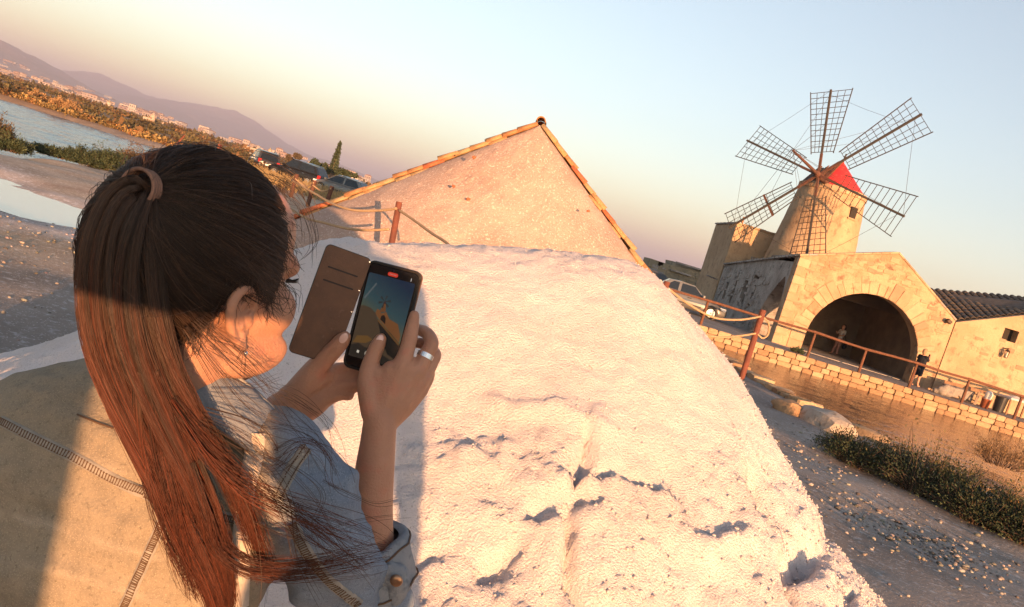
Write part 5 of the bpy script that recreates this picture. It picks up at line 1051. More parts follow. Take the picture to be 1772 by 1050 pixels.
# pulled-back strands over the skull
n = 8000; v = g.normal(size=(n * 4, 3)); v /= np.linalg.norm(v, axis=1, keepdims=True); l = v * SK + SC; k = hairy(l); hl_d = l[:, 2] - np.interp(l[:, 0], HLA, HLC); k &= (g.random(len(l)) < np.clip(1.1 - hl_d * 14, .18, 1)); v = v[k][:n]; n = len(v)
NS = 16; t = np.linspace(0, 1, NS)[None, :, None]; tu = tie_u[None] + g.normal(size=(n, 3)) * .05; tu /= np.linalg.norm(tu, axis=1, keepdims=True)
om = np.arccos(np.clip((v * tu).sum(1), -.999, .999))[:, None, None]; sl_ = (np.sin((1 - t) * om) * v[:, None] + np.sin(t * om) * tu[:, None]) / np.sin(om)
bend = g.normal(size=(n, 1, 3)) * .03 + np.array([-.05, 0, -.12]) * (np.abs(v[:, 1:2, None]) > .3); sl_ = sl_ + bend * np.sin(t * math.pi); sl_ /= np.linalg.norm(sl_, axis=2, keepdims=True)
clk = g.integers(0, 90, n); lift = 1.012 + .045 * g.random((n, 1, 1)) ** 1.6 * np.sin(np.clip(t * 1.4, 0, 1) * math.pi * .5) + .012 * np.sin(clk[:, None, None] * 2.1) + .012 * t + (g.random((n, 1, 1)) < .03) * .05 * np.sin(t * math.pi)
strands(H2W(sl_ * SK * lift + SC), .00030, .00025, 'hair_strands', hair, tint(n, g) * (.75 + .3 * np.sin(clk * 1.7))[:, None], 2)
# ponytail bundles
def bundle(ctrl, n, seed, name, ncl=40, wob=.006, ns=24, r0=.00025, own=.22, au=(.36, .72)):
    gg = np.random.default_rng(seed); C_ = np.array([list(D(c[0], c[1], c[2] + DT)) + [c[3]] for c in ctrl]); cc = crom(C_, ns); P = cc[:, :3]; R = np.maximum(cc[:, 3], .001)
    T = np.gradient(P, axis=0); T /= np.linalg.norm(T, axis=1, keepdims=True); X = np.cross(T, np.array([0, 1, 0.])); X /= np.linalg.norm(X, axis=1, keepdims=True) + 1e-9; Yv = np.cross(X, T)
    ca, cr = gg.uniform(0, 6.283, ncl), np.sqrt(gg.random(ncl)); k = gg.integers(0, ncl, n); oa, orr = gg.uniform(0, 6.283, n), np.sqrt(gg.random(n)) * own; tw = gg.normal(size=ncl)[k] * .9; tt = np.linspace(0, 1, ns)
    ang = ca[k][:, None] + tw[:, None] * tt; a = cr[k][:, None] * np.cos(ang) + (orr * np.cos(oa))[:, None]; b = cr[k][:, None] * np.sin(ang) + (orr * np.sin(oa))[:, None]
    W_ = (np.sin(tt[None] * gg.uniform(3, 9, (n, 1)) + gg.uniform(0, 6, (n, 1))) * wob * gg.normal(size=(n, 1)) + np.sin(tt[None] * gg.uniform(2, 5, (ncl, 1))[k] + k[:, None]) * wob * 1.2) * tt[None] ** 1.3
    L = gg.uniform(.72, 1.0, n); S = P[None] + X[None] * ((a * R)[..., None] + W_[..., None]) + Yv[None] * ((b * R * .6)[..., None])
    # shorten strands by resampling
    ti = tt[None] * L[:, None] * (ns - 1); i0 = np.minimum(ti.astype(int), ns - 2); f = (ti - i0)[..., None]; S = np.take_along_axis(S, i0[..., None].repeat(3, 2), 1) * (1 - f) + np.take_along_axis(S, (i0 + 1)[..., None].repeat(3, 2), 1) * f
    cv = (tint(n, gg) * (.7 + .5 * gg.random(ncl)[k])[:, None])[:, None, :] * np.ones((1, ns, 1)); w = sstep(au[0], au[1], tt[None] + .25 * (gg.random(ncl)[k][:, None] - .5))[..., None]; cv = cv * (1 - w) + cv * np.array([1.45, .66, .44]) * w
    return strands(S, r0, .00015, name, pony, cv, seed)
pony = empty('ponytail', tie_w); pony.parent = woman; pony.matrix_parent_inverse = wm(woman).inverted(); 
bundle([(252, 328, .0, .008), (232, 322, -.014, .011), (200, 345, -.022, .013), (172, 410, -.028, .014), (160, 500, -.028, .014), (174, 610, -.024, .013), (222, 730, -.018, .010), (282, 850, -.010, .009), (332, 945, -.004, .008), (362, 1010, .0, .006), (384, 1075, .005, .004)], 3200, 11, 'lock', 24, .004)
bundle([(254, 330, .0, .008), (240, 345, -.012, .012), (218, 400, -.020, .016), (208, 490, -.022, .016), (226, 600, -.020, .015), (272, 710, -.014, .013), (322, 810, -.008, .011), (360, 890, -.002, .009), (384, 970, .002, .007), (398, 1060, .006, .004)], 3600, 12, 'lock', 28, .004)
bundle([(256, 332, .0, .007), (254, 360, -.008, .011), (254, 430, -.010, .013), (262, 530, -.012, .012), (290, 630, -.010, .010), (334, 720, -.006, .009), (378, 800, .0, .008), (410, 860, .005, .007), (440, 930, .01, .006), (470, 1010, .02, .004)], 620, 13, 'lock', 14, .006)
bundle([(300, 690, -.012, .008), (370, 780, -.012, .014), (440, 840, -.006, .016), (520, 885, .0, .014), (600, 930, .01, .012), (660, 965, .02, .008)], 80, 14, 'lock', 22, .012, au=(0, .1))
bundle([(330, 800, -.010, .010), (360, 880, -.01, .012), (385, 950, -.006, .012), (450, 985, .0, .010), (560, 980, .01, .008), (680, 955, .03, .004)], 120, 15, 'lock', 12, .008, au=(0, .1))
bundle([(250, 640, -.018, .012), (262, 760, -.012, .014), (290, 860, -.01, .014), (318, 950, -.005, .012), (350, 1040, .0, .006)], 420, 16, 'lock', 22, .007, au=(0, .2))
bundle([(330, 560, -.004, .010), (400, 640, .0, .020), (450, 690, .01, .022), (500, 720, .02, .020), (545, 760, .04, .012), (570, 830, .05, .004)], 26, 17, 'lock', 22, .012, au=(.9, 1.5))
bundle([(350, 720, -.012, .010), (430, 760, -.01, .02), (470, 800, .0, .018), (520, 770, .02, .012), (560, 790, .04, .008), (580, 850, .05, .003)], 18, 18, 'lock', 12, .010, au=(.2, .9))
# ---- loose wisps, drawn one by one
W_ = [[(470, 300, .05), (505, 330, .05), (535, 380, .05), (545, 430, .055), (520, 462, .06)], [(480, 320, .05), (520, 350, .05), (541, 400, .05), (540, 440, .055)], [(430, 280, .05), (480, 290, .045), (520, 330, .045), (535, 375, .05)],
      [(440, 300, .05), (500, 320, .045), (530, 360, .05), (538, 410, .055)], [(470, 480, .03), (492, 490, .03), (506, 500, .035), (508, 520, .035), (495, 532, .03), (482, 522, .03), (480, 503, .03)], [(460, 470, .03), (490, 495, .03), (504, 515, .035), (498, 540, .035), (484, 545, .03)],
      [(440, 470, .02), (470, 490, .02), (498, 492, .03), (512, 500, .035), (510, 525, .035)], [(455, 460, .02), (480, 500, .02), (486, 530, .025), (490, 545, .025)], [(430, 450, .01), (465, 500, .02), (480, 525, .025)],
      [(210, 290, -.01), (225, 262, -.01), (245, 270, -.01), (250, 300, -.01)], [(220, 300, -.01), (240, 270, -.015), (280, 265, -.01)], [(380, 275, .03), (430, 268, .03), (480, 285, .04), (515, 320, .045)],
      [(360, 600, .0), (400, 620, .01), (440, 640, .02)], [(370, 580, .0), (410, 590, .01), (430, 600, .01), (470, 640, .03)], [(380, 640, .0), (430, 660, .01), (480, 640, .03)], [(410, 620, .01), (426, 600, .01), (424, 650, .01)],
      [(540, 760, .04), (565, 790, .05), (570, 840, .05), (610, 860, .06)], [(560, 830, .05), (600, 850, .06), (650, 870, .07), (690, 862, .08)], [(450, 780, .0), (520, 810, .01), (560, 850, .02), (545, 900, .02), (560, 950, .02)],
      [(400, 740, -.01), (470, 790, .0), (540, 860, .02), (580, 930, .03), (640, 1010, .05)], [(420, 760, -.01), (500, 850, .0), (520, 960, .01), (560, 1040, .02)], [(380, 780, -.01), (440, 880, -.005), (460, 980, .0), (455, 1050, .0)], [(430, 800, -.005), (480, 900, .0), (500, 1000, .01)], [(440, 900, .0), (520, 930, .01), (620, 900, .04), (700, 890, .06)]]
PP = []
for w in W_:
    base = crom([list(D(a, b, c + DT)) for a, b, c in w], 22)
    for k in range(3): d = g.normal(size=3) * .005; PP.append(base + np.linspace(.2, 1, 22)[:, None] * d + g.normal(size=3) * .0015)
for k in range(45):                                                # short flyaways over the crown
    u0 = v[g.integers(0, n)]; p0 = H2W(u0 * SK * 1.03 + SC); p3 = p0 + g.normal(size=3) * .03 + (H2W(tie_l + SC) - p0) * .5 + (H2W(u0 * SK * 1.2 + SC) - p0) * .4; m_ = (p0 + p3) / 2 + (H2W(u0 * SK * 1.15 + SC) - p0) * .6; PP.append(crom([p0, m_, p3], 22))
for k in range(520):                                               # baby hair softening the hairline
    a_ = g.uniform(-.075, .085); c_ = np.interp(a_, HLA, HLC) + g.uniform(-.002, .012); b_2 = SK[1] * math.sqrt(max(0.02, 1 - ((a_ + .008) / SK[0]) ** 2 - ((c_ - .018) / SK[2]) ** 2)); p0 = np.array([a_, b_2 * .99, c_])
    L_ = g.uniform(.008, .028); dr = np.array([g.normal() * .6 + (.3 if a_ > .02 else -.5), .25 + .2 * g.random(), -.8]); dr /= np.linalg.norm(dr); cu_ = np.array([g.normal(), .3 * g.normal(), g.normal()]) * L_ * .5
    PP.append(crom([H2W(p0), H2W(p0 + dr * L_ * .5 + cu_ * .5), H2W(p0 + dr * L_ + cu_ * .2)], 22))
strands(np.array(PP), .00026, .00012, 'loose_wisps', hair, tint(len(PP), g) * 1.2, 4)
# ---- hair tie
M_tie = pm('elastic_brown', (0.20, 0.11, 0.08), (0.14, 0.08, 0.06), 60, .9, .5, 300, bdist=.002)
pd = (D(232, 322, DT - .014) - tie_w).normalized(); tx = pd.orthogonal().normalized(); ty = pd.cross(tx); P = []
for k in range(161):
    a = 2 * math.pi * 4 * k / 160; P.append(tie_w + pd * (.006 + (k / 160 - .5) * .012) + tx * (math.cos(a) * .0165) + ty * (math.sin(a) * .0165))
MB().tube(P, .0019, 7).build('hair_tie', M_tie, woman, smooth=True)
# ---- denim jacket
def loft(mb, secs, n=36, p=2.4):
    vs = []
    for c, a, b, X_, Y_ in secs:
        for k in range(n):
            w = 2 * math.pi * k / n; cx, sy = math.cos(w), math.sin(w); q = (abs(cx) ** p + abs(sy) ** p) ** (-1 / p); vs.append(c + X_ * (a * cx * q) + Y_ * (b * sy * q))
    N = len(secs); fs = [(i * n + k, i * n + (k + 1) % n, (i + 1) * n + (k + 1) % n, (i + 1) * n + k) for i in range(N - 1) for k in range(n)] + [tuple(range(n - 1, -1, -1)), tuple(range((N - 1) * n, N * n))]; return mb.add(vs, fs)
mb = MB(); CT = .835
secs = [(40, 1310, .195, .125), (70, 1200, .185, .12), (118, 1080, .19, .12), (160, 980, .20, .122), (195, 890, .208, .122), (225, 810, .208, .115), (246, 755, .195, .102), (264, 715, .165, .088), (282, 682, .115, .075), (298, 655, .075, .062)]
loft(mb, [(D(a, b, CT), w, d, br, bf) for a, b, w, d in secs])
chain(mb, [(470, 800, .80, .060), (520, 860, .81, .062), (560, 940, .845, .060), (600, 1040, .90, .056), (632, 1092, .925, .052), (645, 1040, .926, .047), (652, 985, .924, .045)], 5, 20)
chain(mb, [(40, 745, .865, .066), (60, 880, .93, .06), (190, 940, 1.0, .055), (320, 900, 1.03, .05), (405, 800, 1.0, .045)], 5, 18)
jm = remesh(mb, .006, 5)
V = co_of(jm).astype(float); Nn = np.empty(len(jm.vertices) * 3, np.float32); jm.vertex_normals.foreach_get('vector', Nn); Nn = Nn.reshape(-1, 3); jx, jy = proj(V)
wr = .0065 * fbm(jx * .004 + jy * .004, jy * .016 - jx * .006, V[:, 1] * 8, o=3, s=901) + .0012 * fbm(V[:, 0] * 60, V[:, 1] * 60, V[:, 2] * 60, o=2, s=903)
slv = sstep(440, 520, jx) * sstep(760, 840, jy); wr = wr + slv * .008 * fbm(jx * .012 + jy * .006, jy * .018, V[:, 1] * 10, o=3, s=905)
fold = np.exp(-((jy - (985 + (jx - 100) * .30)) / 9) ** 2) * .004 + np.exp(-((jy - (900 + (jx - 60) * .28)) / 8) ** 2) * .0035; wr = wr + fold * (jx < 300) * (jx > 10)
jm.vertices.foreach_set('co', (V + Nn * wr[:, None]).astype(np.float32).ravel()); jm.update()
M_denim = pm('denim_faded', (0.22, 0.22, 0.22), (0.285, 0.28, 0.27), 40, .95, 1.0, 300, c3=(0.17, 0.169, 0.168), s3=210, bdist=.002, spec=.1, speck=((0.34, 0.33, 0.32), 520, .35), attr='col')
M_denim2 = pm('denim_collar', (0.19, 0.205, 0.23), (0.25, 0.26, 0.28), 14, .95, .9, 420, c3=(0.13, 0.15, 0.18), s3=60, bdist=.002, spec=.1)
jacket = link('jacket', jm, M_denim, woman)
bvh = BVHTree.FromPolygons([Vector(c) for c in co_of(jm)], [tuple(p.vertices) for p in jm.polygons])
def hit(px, py):
    d = ray(px, py).normalized(); r_ = bvh.ray_cast(CAM, d, 3.0); return (r_[0], r_[1]) if r_[0] is not None else None
M_seam = pm('denim_seam', (0.22, 0.205, 0.185), (0.30, 0.275, 0.24), 60, .92, .5, 400, bdist=.002); M_thread = pm('thread_rust', (0.10, 0.058, 0.034), rough=.8)
def seam(pts, w=.006, n=60, ladder=True, name='seam', h=.0022, close=.0028):
    H = [hit(a, b) for a, b in crom(pts, n)]; H = [q for q in H if q]
    if len(H) < 4: return
    P = [q[0] for q in H]; N_ = [q[1] for q in H]; m1 = MB(); vs = []; m2 = MB(); tot = 0
    for i in range(len(P)):
        t = (P[min(i + 1, len(P) - 1)] - P[max(i - 1, 0)]).normalized(); s = t.cross(N_[i]).normalized()
        for a, b in ((-1.25, -.0005), (-1, h), (0, h * 1.15), (1, h), (1.25, -.0005)): vs.append(P[i] + s * (a * w) + N_[i] * b)
    m1.add(vs, [(i * 5 + k, i * 5 + k + 1, i * 5 + 5 + k + 1, i * 5 + 5 + k) for i in range(len(P) - 1) for k in range(4)]); o = m1.build(name, M_seam, jacket, smooth=True)
    for i in range(len(P) - 1):
        seg = (P[i + 1] - P[i]).length; k = max(1, int(seg / close))
        for j in range(k):
            p = P[i].lerp(P[i + 1], (j + .5) / k); nn = N_[i]; t = (P[i + 1] - P[i]).normalized(); s = t.cross(nn).normalized()
            if ladder:
                m2.bar(p - s * w * .62 + nn * (h + .0008), p + s * w * .62 + nn * (h + .0004), .0008, .0008, nn)
                for e in (-.68, .68): m2.bar(p + s * w * e - t * close * .33 + nn * (h + .0008), p + s * w * e + t * close * .33 + nn * (h + .0004), .0009, .0009, nn)
            else:
                for e in (-.6, .6): m2.bar(p + s * w * e - t * close * .3 + nn * (h + .0006), p + s * w * e + t * close * .3 + nn * (h + .0006), .001, .001, nn)
    q = m2.build('stitching', M_thread, o); q['kind'] = 'stuff'
JC = np.ones((len(V), 3)) * np.array([.98, .82, .62]); wv = (sstep(430, 520, jx) * sstep(640, 760, jy))[:, None]; JC = JC * (1 - wv) + np.array([.70, .86, 1.12]) * wv  # painted light: sunlit tan on the back, shade blue on the sleeve
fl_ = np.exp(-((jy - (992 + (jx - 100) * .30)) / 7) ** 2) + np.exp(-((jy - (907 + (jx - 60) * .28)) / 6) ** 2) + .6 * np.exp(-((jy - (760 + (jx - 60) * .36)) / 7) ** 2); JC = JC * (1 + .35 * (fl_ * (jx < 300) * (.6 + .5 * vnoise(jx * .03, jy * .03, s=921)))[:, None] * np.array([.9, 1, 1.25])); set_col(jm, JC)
seam([(2, 728), (60, 758), (130, 792), (200, 830), (260, 858), (300, 874), (360, 888), (420, 902), (460, 912)], .0046, 120)
seam([(290, 882), (272, 925), (245, 985), (215, 1050)], .0046, 60)
seam([(530, 775), (512, 800), (495, 830), (480, 860)], .0055, 30, False)
seam([(505, 905), (530, 955), (570, 1005), (620, 1045)], .0055, 50)
for y_ in (700, 712): pass
mbk = MB(); Hk = [hit(a, b) for a, b in crom([(134, 718), (165, 731), (196, 742)], 24)]
for q1, q2 in zip(Hk[:-1:1], Hk[1::1]): mbk.bar(q1[0] + q1[1] * .001, q2[0] + q2[1] * .001, .0014, .0012, q1[1])
mbk.build('label_stitch', M_thread, jacket)
# collar
cu = [(268, 612, .775), (300, 596, .757), (340, 596, .752), (392, 636, .762), (445, 680, .785), (498, 732, .82), (528, 772, .85)]; cl = [(232, 680, .75), (262, 680, .725), (312, 690, .716), (372, 735, .722), (430, 780, .742), (478, 806, .77), (503, 826, .81)]
A_, B_ = crom([list(D(*c)) for c in cu], 40), crom([list(D(*c)) for c in cl], 40); K = 9; vs = []
for j in range(K):
    f = j / (K - 1); R_ = A_ * (1 - f) + B_ * f; bul = math.sin(f * math.pi) * .008; vs.append(R_ + np.array([.0, -bul, bul * .6]) + .0012 * fbm(R_ * 30 @ np.array([1, 0, 0]), R_ * 30 @ np.array([0, 0, 1]), s=911)[:, None])
vs = np.array(vs).reshape(-1, 3); I = np.arange(K * 40).reshape(K, 40); F = np.stack([I[:-1, :-1], I[:-1, 1:], I[1:, 1:], I[1:, :-1]], -1).reshape(-1, 4)
col_ = link('collar', np_mesh('collar', vs, F, True), M_denim2, jacket); sd = col_.modifiers.new('t', 'SOLIDIFY'); sd.thickness = .004; sd.offset = 0
e_ = [Vector(p) for p in A_ * .97 + B_ * .03]; MB().tube(e_, .0032, 7).build('collar_edge', M_seam, col_, smooth=True)
m2 = MB()
for off in (.10, .22):
    L_ = A_ * (1 - off) + B_ * off + np.array([0, -.0045 - .004 * off, .003])
    Ls = crom(L_, 120)
    for i in range(0, 119, 1): a, b = Vector(Ls[i]), Vector(Ls[i + 1]); m2.bar(a.lerp(b, .1), a.lerp(b, .62), .0014, .0012, (0, -1, 0))
o = m2.build('stitching', M_thread, col_); o['kind'] = 'stuff'
# rolled cuff
ca, cb = Q(650, 990, .924), Q(646, 950, .922); ax_ = (cb - ca).normalized(); x_ = ax_.orthogonal().normalized(); y_ = ax_.cross(x_); N_, K_ = 48, 10; vs = []
prof = [(.034, .030), (.042, .034), (.047, .030), (.049, .018), (.050, .002), (.051, -.016), (.052, -.030), (.049, -.036), (.043, -.034), (.040, -.026)]
for j, (r_, h_) in enumerate(prof):
    for k in range(N_):
        w = 2 * math.pi * k / N_; rr_ = r_ * (1 + .05 * math.sin(3 * w + 1) + .03 * math.sin(7 * w + h_ * 90)); vs.append(ca.lerp(cb, .5) + ax_ * (h_ + .003 * math.sin(4 * w)) + x_ * (rr_ * math.cos(w)) + y_ * (rr_ * math.sin(w)))
cuff = MB().add(vs, [(j * N_ + k, j * N_ + (k + 1) % N_, (j + 1) * N_ + (k + 1) % N_, (j + 1) * N_ + k) for j in range(K_ - 1) for k in range(N_)]).build('cuff', M_denim2, jacket, smooth=True)
for hh, rr_ in ((.024, .0495), (-.026, .0535)):
    MB().tube([ca.lerp(cb, .5) + ax_ * (hh + .003 * math.sin(4 * w)) + x_ * (rr_ * (1 + .05 * math.sin(3 * w + 1) + .03 * math.sin(7 * w + hh * 90)) * math.cos(w)) + y_ * (rr_ * (1 + .05 * math.sin(3 * w + 1) + .03 * math.sin(7 * w + hh * 90)) * math.sin(w)) for w in np.linspace(0, 2 * math.pi, 49)], .0013, 6).build('cuff_stitch', M_thread, cuff)
mbc = MB(); capsules(mbc, [Q(672, 985, .88), Q(690, 1005, .885), Q(684, 1030, .89)], [.012, .015, .013], 10); capsules(mbc, [Q(650, 1000, .88), Q(690, 990, .885)], [.012, .012], 10); link('cuff_fold', remesh(mbc, .003, 3), M_denim2, cuff)
MB().lathe([(.001, 0), (.007, 0), (.008, .001), (.007, .003), (.001, .0028)], Q(686, 1004, .866), 14, Matrix.Rotation(math.pi / 2, 3, 'X')).build('button', pm('copper', (0.35, 0.2, 0.12), rough=.35, metal=.9), cuff, smooth=True)
# trousers and shoes
mb = MB(); capsules(mb, [HIP + Vector((0, 0, .08)), HIP - Vector((0, 0, .06))], [.15, .15], 16)
for s in (-1, 1): capsules(mb, [HIP + br * (s * .08), WB + br * (s * .1) + Vector((0, 0, .42)), WB + br * (s * .1) + Vector((0, 0, .10))], [.105, .075, .06], 14)
link('trousers', remesh(mb, .014, 3), cloth('trouser_dark', (0.03, 0.035, 0.05)), woman)
for s in (-1, 1):
    mb = MB(); a_ = WB + br * (s * .1); capsules(mb, [a_ + Vector((0, -.04, .0)), a_ + Vector((.02, .08, -.005)), a_ + Vector((.04, .17, -.015))], [.045, .045, .035], 12); link('shoe', remesh(mb, .008, 3), M_white, woman)
# ---- shoulder bag: pale strap down her back
Hs = [hit(a, b) for a, b in crom([(446, 752), (440, 790), (426, 860), (416, 950), (412, 1049)], 50)]; Hs = [q for q in Hs if q]
bag = empty('shoulder_bag', WB + Vector((.2, -.12, .5)), label='cream shoulder bag whose strap runs down the denim jacket', cat='bag'); vs = []
for i, (p, nn) in enumerate(Hs):
    t = (Hs[min(i + 1, len(Hs) - 1)][0] - Hs[max(i - 1, 0)][0]).normalized(); s = t.cross(nn).normalized()
    for a, b in ((-.0095, .0015), (-.009, .0062), (-.003, .0054), (.003, .0066), (.009, .0062), (.0095, .0015)): vs.append(p + s * a + nn * b)
M_strap = pm('strap_cream', (0.52, 0.44, 0.36), (0.42, 0.34, 0.28), 40, .85, .5, 300, bdist=.002)
MB().add(vs, [(i * 6 + k, i * 6 + k + 1, i * 6 + 7 + k, i * 6 + 6 + k) for i in range(len(Hs) - 1) for k in range(5)]).build('strap', M_strap, bag, smooth=True)
pe = Hs[-1][0]; mb = MB(); capsules(mb, [pe + Vector((.0, -.02, -.28)), pe + Vector((-.02, -.02, -.48))], [.09, .11], 14); link('bag_body', remesh(mb, .012, 2), M_strap, bag); MB().bar(pe, pe + Vector((0, -.02, -.26)), .018, .006, (0, -1, 0)).build('strap', M_strap, bag)
# ================================================================ the phone in its wallet case
TL, TR, BL, BR = D(641, 451, .988), D(728.5, 475, .974), D(592, 631, .976), D(680, 655, .962)
phx = ((TR - TL) + (BR - BL)).normalized(); phy = ((TL - BL) + (TR - BR)); phy = (phy - phx * phy.dot(phx)).normalized(); phn = phx.cross(phy)
pc = (TL + TR + BL + BR) / 4; pw, phh = ((TR - TL).length + (BR - BL).length) / 2, ((TL - BL).length + (TR - BR).length) / 2
PM = Matrix(((phx.x, phy.x, phn.x, pc.x), (phx.y, phy.y, phn.y, pc.y), (phx.z, phy.z, phn.z, pc.z), (0, 0, 0, 1)))
phone = bpy.data.objects.new('phone', None); COL.objects.link(phone); phone.matrix_world = PM; phone.empty_display_size = .05
tag(phone, 'black phone in a brown leather wallet case showing the windmill', 'phone')
def rrect(w, h, r, z0, z1, name, mat, n=6, c=(0, 0), parent=None):
    P_ = []
    for sx, sy, a0_ in ((1, 1, 0), (-1, 1, 90), (-1, -1, 180), (1, -1, 270)):
        for k in range(n + 1): a = math.radians(a0_ + 90 * k / n); P_.append((c[0] + sx * (w / 2 - r) + r * math.cos(a), c[1] + sy * (h / 2 - r) + r * math.sin(a), z0))
    return MB().prism(P_, (0, 0, z1 - z0)).build(name, mat, parent or phone, world=False, bevel=min(.0008, (z1 - z0) * .3))
M_blk = pm('phone_black', (0.008, 0.008, 0.009), rough=.18, spec=.5); M_leather = pm('leather_brown', (0.135, 0.068, 0.040), (0.10, 0.052, 0.033), 40, .62, .4, 500, c3=(0.18, 0.10, 0.065), s3=90, bdist=.002, t3=(.6, .8)); M_edge = pm('leather_edge', (0.02, 0.016, 0.014), rough=.6)
rrect(pw * 1.02, phh * 1.02, .008, -.014, -.0095, 'case_back', M_leather); rrect(pw * .985, phh * .985, .0075, -.0094, -.0015, 'handset', M_blk); rrect(pw * .97, phh * .97, .007, -.0014, -.0006, 'front_glass', M_blk)
mbx = MB(); pr = []
for sx, sy, a0_ in ((1, 1, 0), (-1, 1, 90), (-1, -1, 180), (1, -1, 270)):
    for k in range(7): a = math.radians(a0_ + 15 * k); pr.append(Vector((sx * (pw / 2 - .008) + .0085 * math.cos(a), sy * (phh / 2 - .008) + .0085 * math.sin(a), -.003)))
mbx.tube(pr + [pr[0]], .0022, 6); mbx.build('bumper', M_edge, phone, world=False, smooth=True)
sw, sh = pw * .90, phh * .80
sm = bpy.data.materials.new('screen_picture'); sm.use_nodes = True; n_, l_ = sm.node_tree.nodes, sm.node_tree.links; b_ = n_['Principled BSDF']; tc = n_.new('ShaderNodeTexCoord'); sx_ = n_.new('ShaderNodeSeparateXYZ'); l_.new(tc.outputs['Object'], sx_.inputs[0])
mr = n_.new('ShaderNodeMapRange'); mr.inputs[1].default_value = -.02; mr.inputs[2].default_value = .06; ml = n_.new('ShaderNodeMath'); ml.operation = 'MULTIPLY_ADD'; ml.inputs[1].default_value = .45; l_.new(sx_.outputs[0], ml.inputs[0]); l_.new(sx_.outputs[1], ml.inputs[2]); l_.new(ml.outputs[0], mr.inputs[0])
cr = n_.new('ShaderNodeValToRGB'); cr.color_ramp.elements[0].color = (0.10, 0.085, 0.03, 1); cr.color_ramp.elements[1].color = (0.010, 0.020, 0.042, 1); e2 = cr.color_ramp.elements.new(.45); e2.color = (0.028, 0.058, 0.066, 1); l_.new(mr.outputs[0], cr.inputs[0]); l_.new(cr.outputs[0], b_.inputs['Emission Color']); b_.inputs['Emission Strength'].default_value = SCR; b_.inputs['Base Color'].default_value = (.01, .01, .01, 1); b_.inputs['Roughness'].default_value = .12; b_.inputs['Specular IOR Level'].default_value = .25
scr = rrect(sw, sh, .002, -.0005, -.0003, 'screen', sm)
def flat(name, pts, col, lvl, e=1.0):
    """a flat patch of the picture on the screen; pts in fractions of the screen"""
    m_ = bpy.data.materials.new('screen_' + name); m_.use_nodes = True; bb = m_.node_tree.nodes['Principled BSDF']; bb.inputs['Base Color'].default_value = (.01, .01, .01, 1); bb.inputs['Emission Color'].default_value = (*col, 1); bb.inputs['Emission Strength'].default_value = SCR * e; bb.inputs['Roughness'].default_value = .12; bb.inputs['Specular IOR Level'].default_value = .25
    MB().add([((x - .5) * sw, (y - .5) * sh, -.0003 + .00006 * lvl) for x, y in pts], [tuple(range(len(pts)))]).build(name, m_, scr, world=False)
# the picture keeps the tilt of the scene on her screen
flat('picture_ground', [(0, 0), (1, 0), (1, .28), (.75, .38), (.5, .46), (.4, .50), (.3, .46), (0, .3)], (.012, .010, .008), 1)
flat('picture_quay', [(.42, .475), (.98, .26), (.98, .285), (.42, .50)], (.11, .05, .015), 2)
flat('picture_salt', [(0, 0), (.9, .0), (.95, .10), (.80, .13), (.62, .26), (.5, .40), (.36, .55), (.22, .60), (.08, .61), (0, .60)], (.060, .038, .022), 3)
flat('picture_salt_glow', [(.02, .16), (.3, .19), (.42, .25), (.3, .28), (.08, .25)], (.12, .06, .018), 4)
flat('picture_salt_shade', [(0, 0), (.9, 0), (.92, .07), (.7, .11), (.5, .15), (.3, .14), (.15, .17), (0, .13)], (.022, .017, .013), 5)
flat('picture_house', [(.34, .56), (.36, .61), (.44, .60), (.46, .57), (.56, .60), (.66, .53), (.86, .50), (.97, .37), (.97, .30), (.62, .43), (.40, .52)], (.15, .058, .02), 4)
flat('picture_arch', [(.47, .50), (.48, .545), (.53, .56), (.58, .53), (.60, .46), (.52, .485)], (.015, .009, .006), 5)
flat('picture_tower', [(.42, .58), (.455, .685), (.51, .69), (.545, .60)], (.13, .05, .018), 5)
flat('picture_cap', [(.45, .685), (.485, .725), (.51, .69)], (.05, .01, .008), 6)
for k in range(6):
    a = math.radians(20 + 60 * k); c = (.475, .71); dx, dy = math.cos(a) * .13, math.sin(a) * .075; flat('picture_sail', [(c[0], c[1]), (c[0] + dx - dy * .25, c[1] + dy + dx * .12), (c[0] + dx + dy * .25, c[1] + dy - dx * .12)], (.03, .032, .03), 7, .8)
flat('glare_streak', [(.02, .70), (.20, .90), (.225, .89), (.05, .685)], (.16, .19, .20), 6, .5)
M_ui = (.55, .5, .42)
flat('gallery_button', [(.155, .06), (.205, .055), (.21, .085), (.16, .09)], M_ui, 8); flat('shutter_button', [(.40 + .075 * math.cos(a), .075 + .038 * math.sin(a)) for a in np.linspace(0, 6.283, 20, endpoint=False)], (.26, .22, .17), 8); 
for q in (-.012, .012): flat('pause_bar', [(.40 + q - .006, .06), (.40 + q + .006, .06), (.40 + q + .006, .09), (.40 + q - .006, .09)], (.03, .03, .03), 9)
m_r = pm('rec_red', (0.05, .005, .004), rough=.4, emit=((.55, .03, .012), SCR)); rrect(.0145, .0052, .0024, -.0005, -.0003, 'record_badge', m_r, c=(0, phh * .43)); 
m_w = pm('ui_white', (.05, .05, .05), rough=.4, emit=((.6, .3, .25), SCR * .6))
for k in range(5): MB().box((-.0042 + k * .0021, phh * .43, -.00022), (.0012, .0014, .0001)).build('record_digit', m_w, phone, world=False)
MB().lathe([(.0012, -.0005), (.0012, -.0003)], (0, phh * .465, 0), 14).build('front_lens', pm('lens', (.02, .02, .03), rough=.1), phone, world=False)
MB().box((pw * .36, phh * .425, -.0004), (.001, .004, .0002)).build('flash_icon', pm('icon_grey', (.1, .1, .1), emit=((.35, .35, .35), SCR)), phone, world=False); MB().box((-.006, -phh * .445, -.0004), (.0035, .0035, .0002)).build('stop_icon', pm('icon_dark', (.06, .06, .06), rough=.3), phone, world=False)
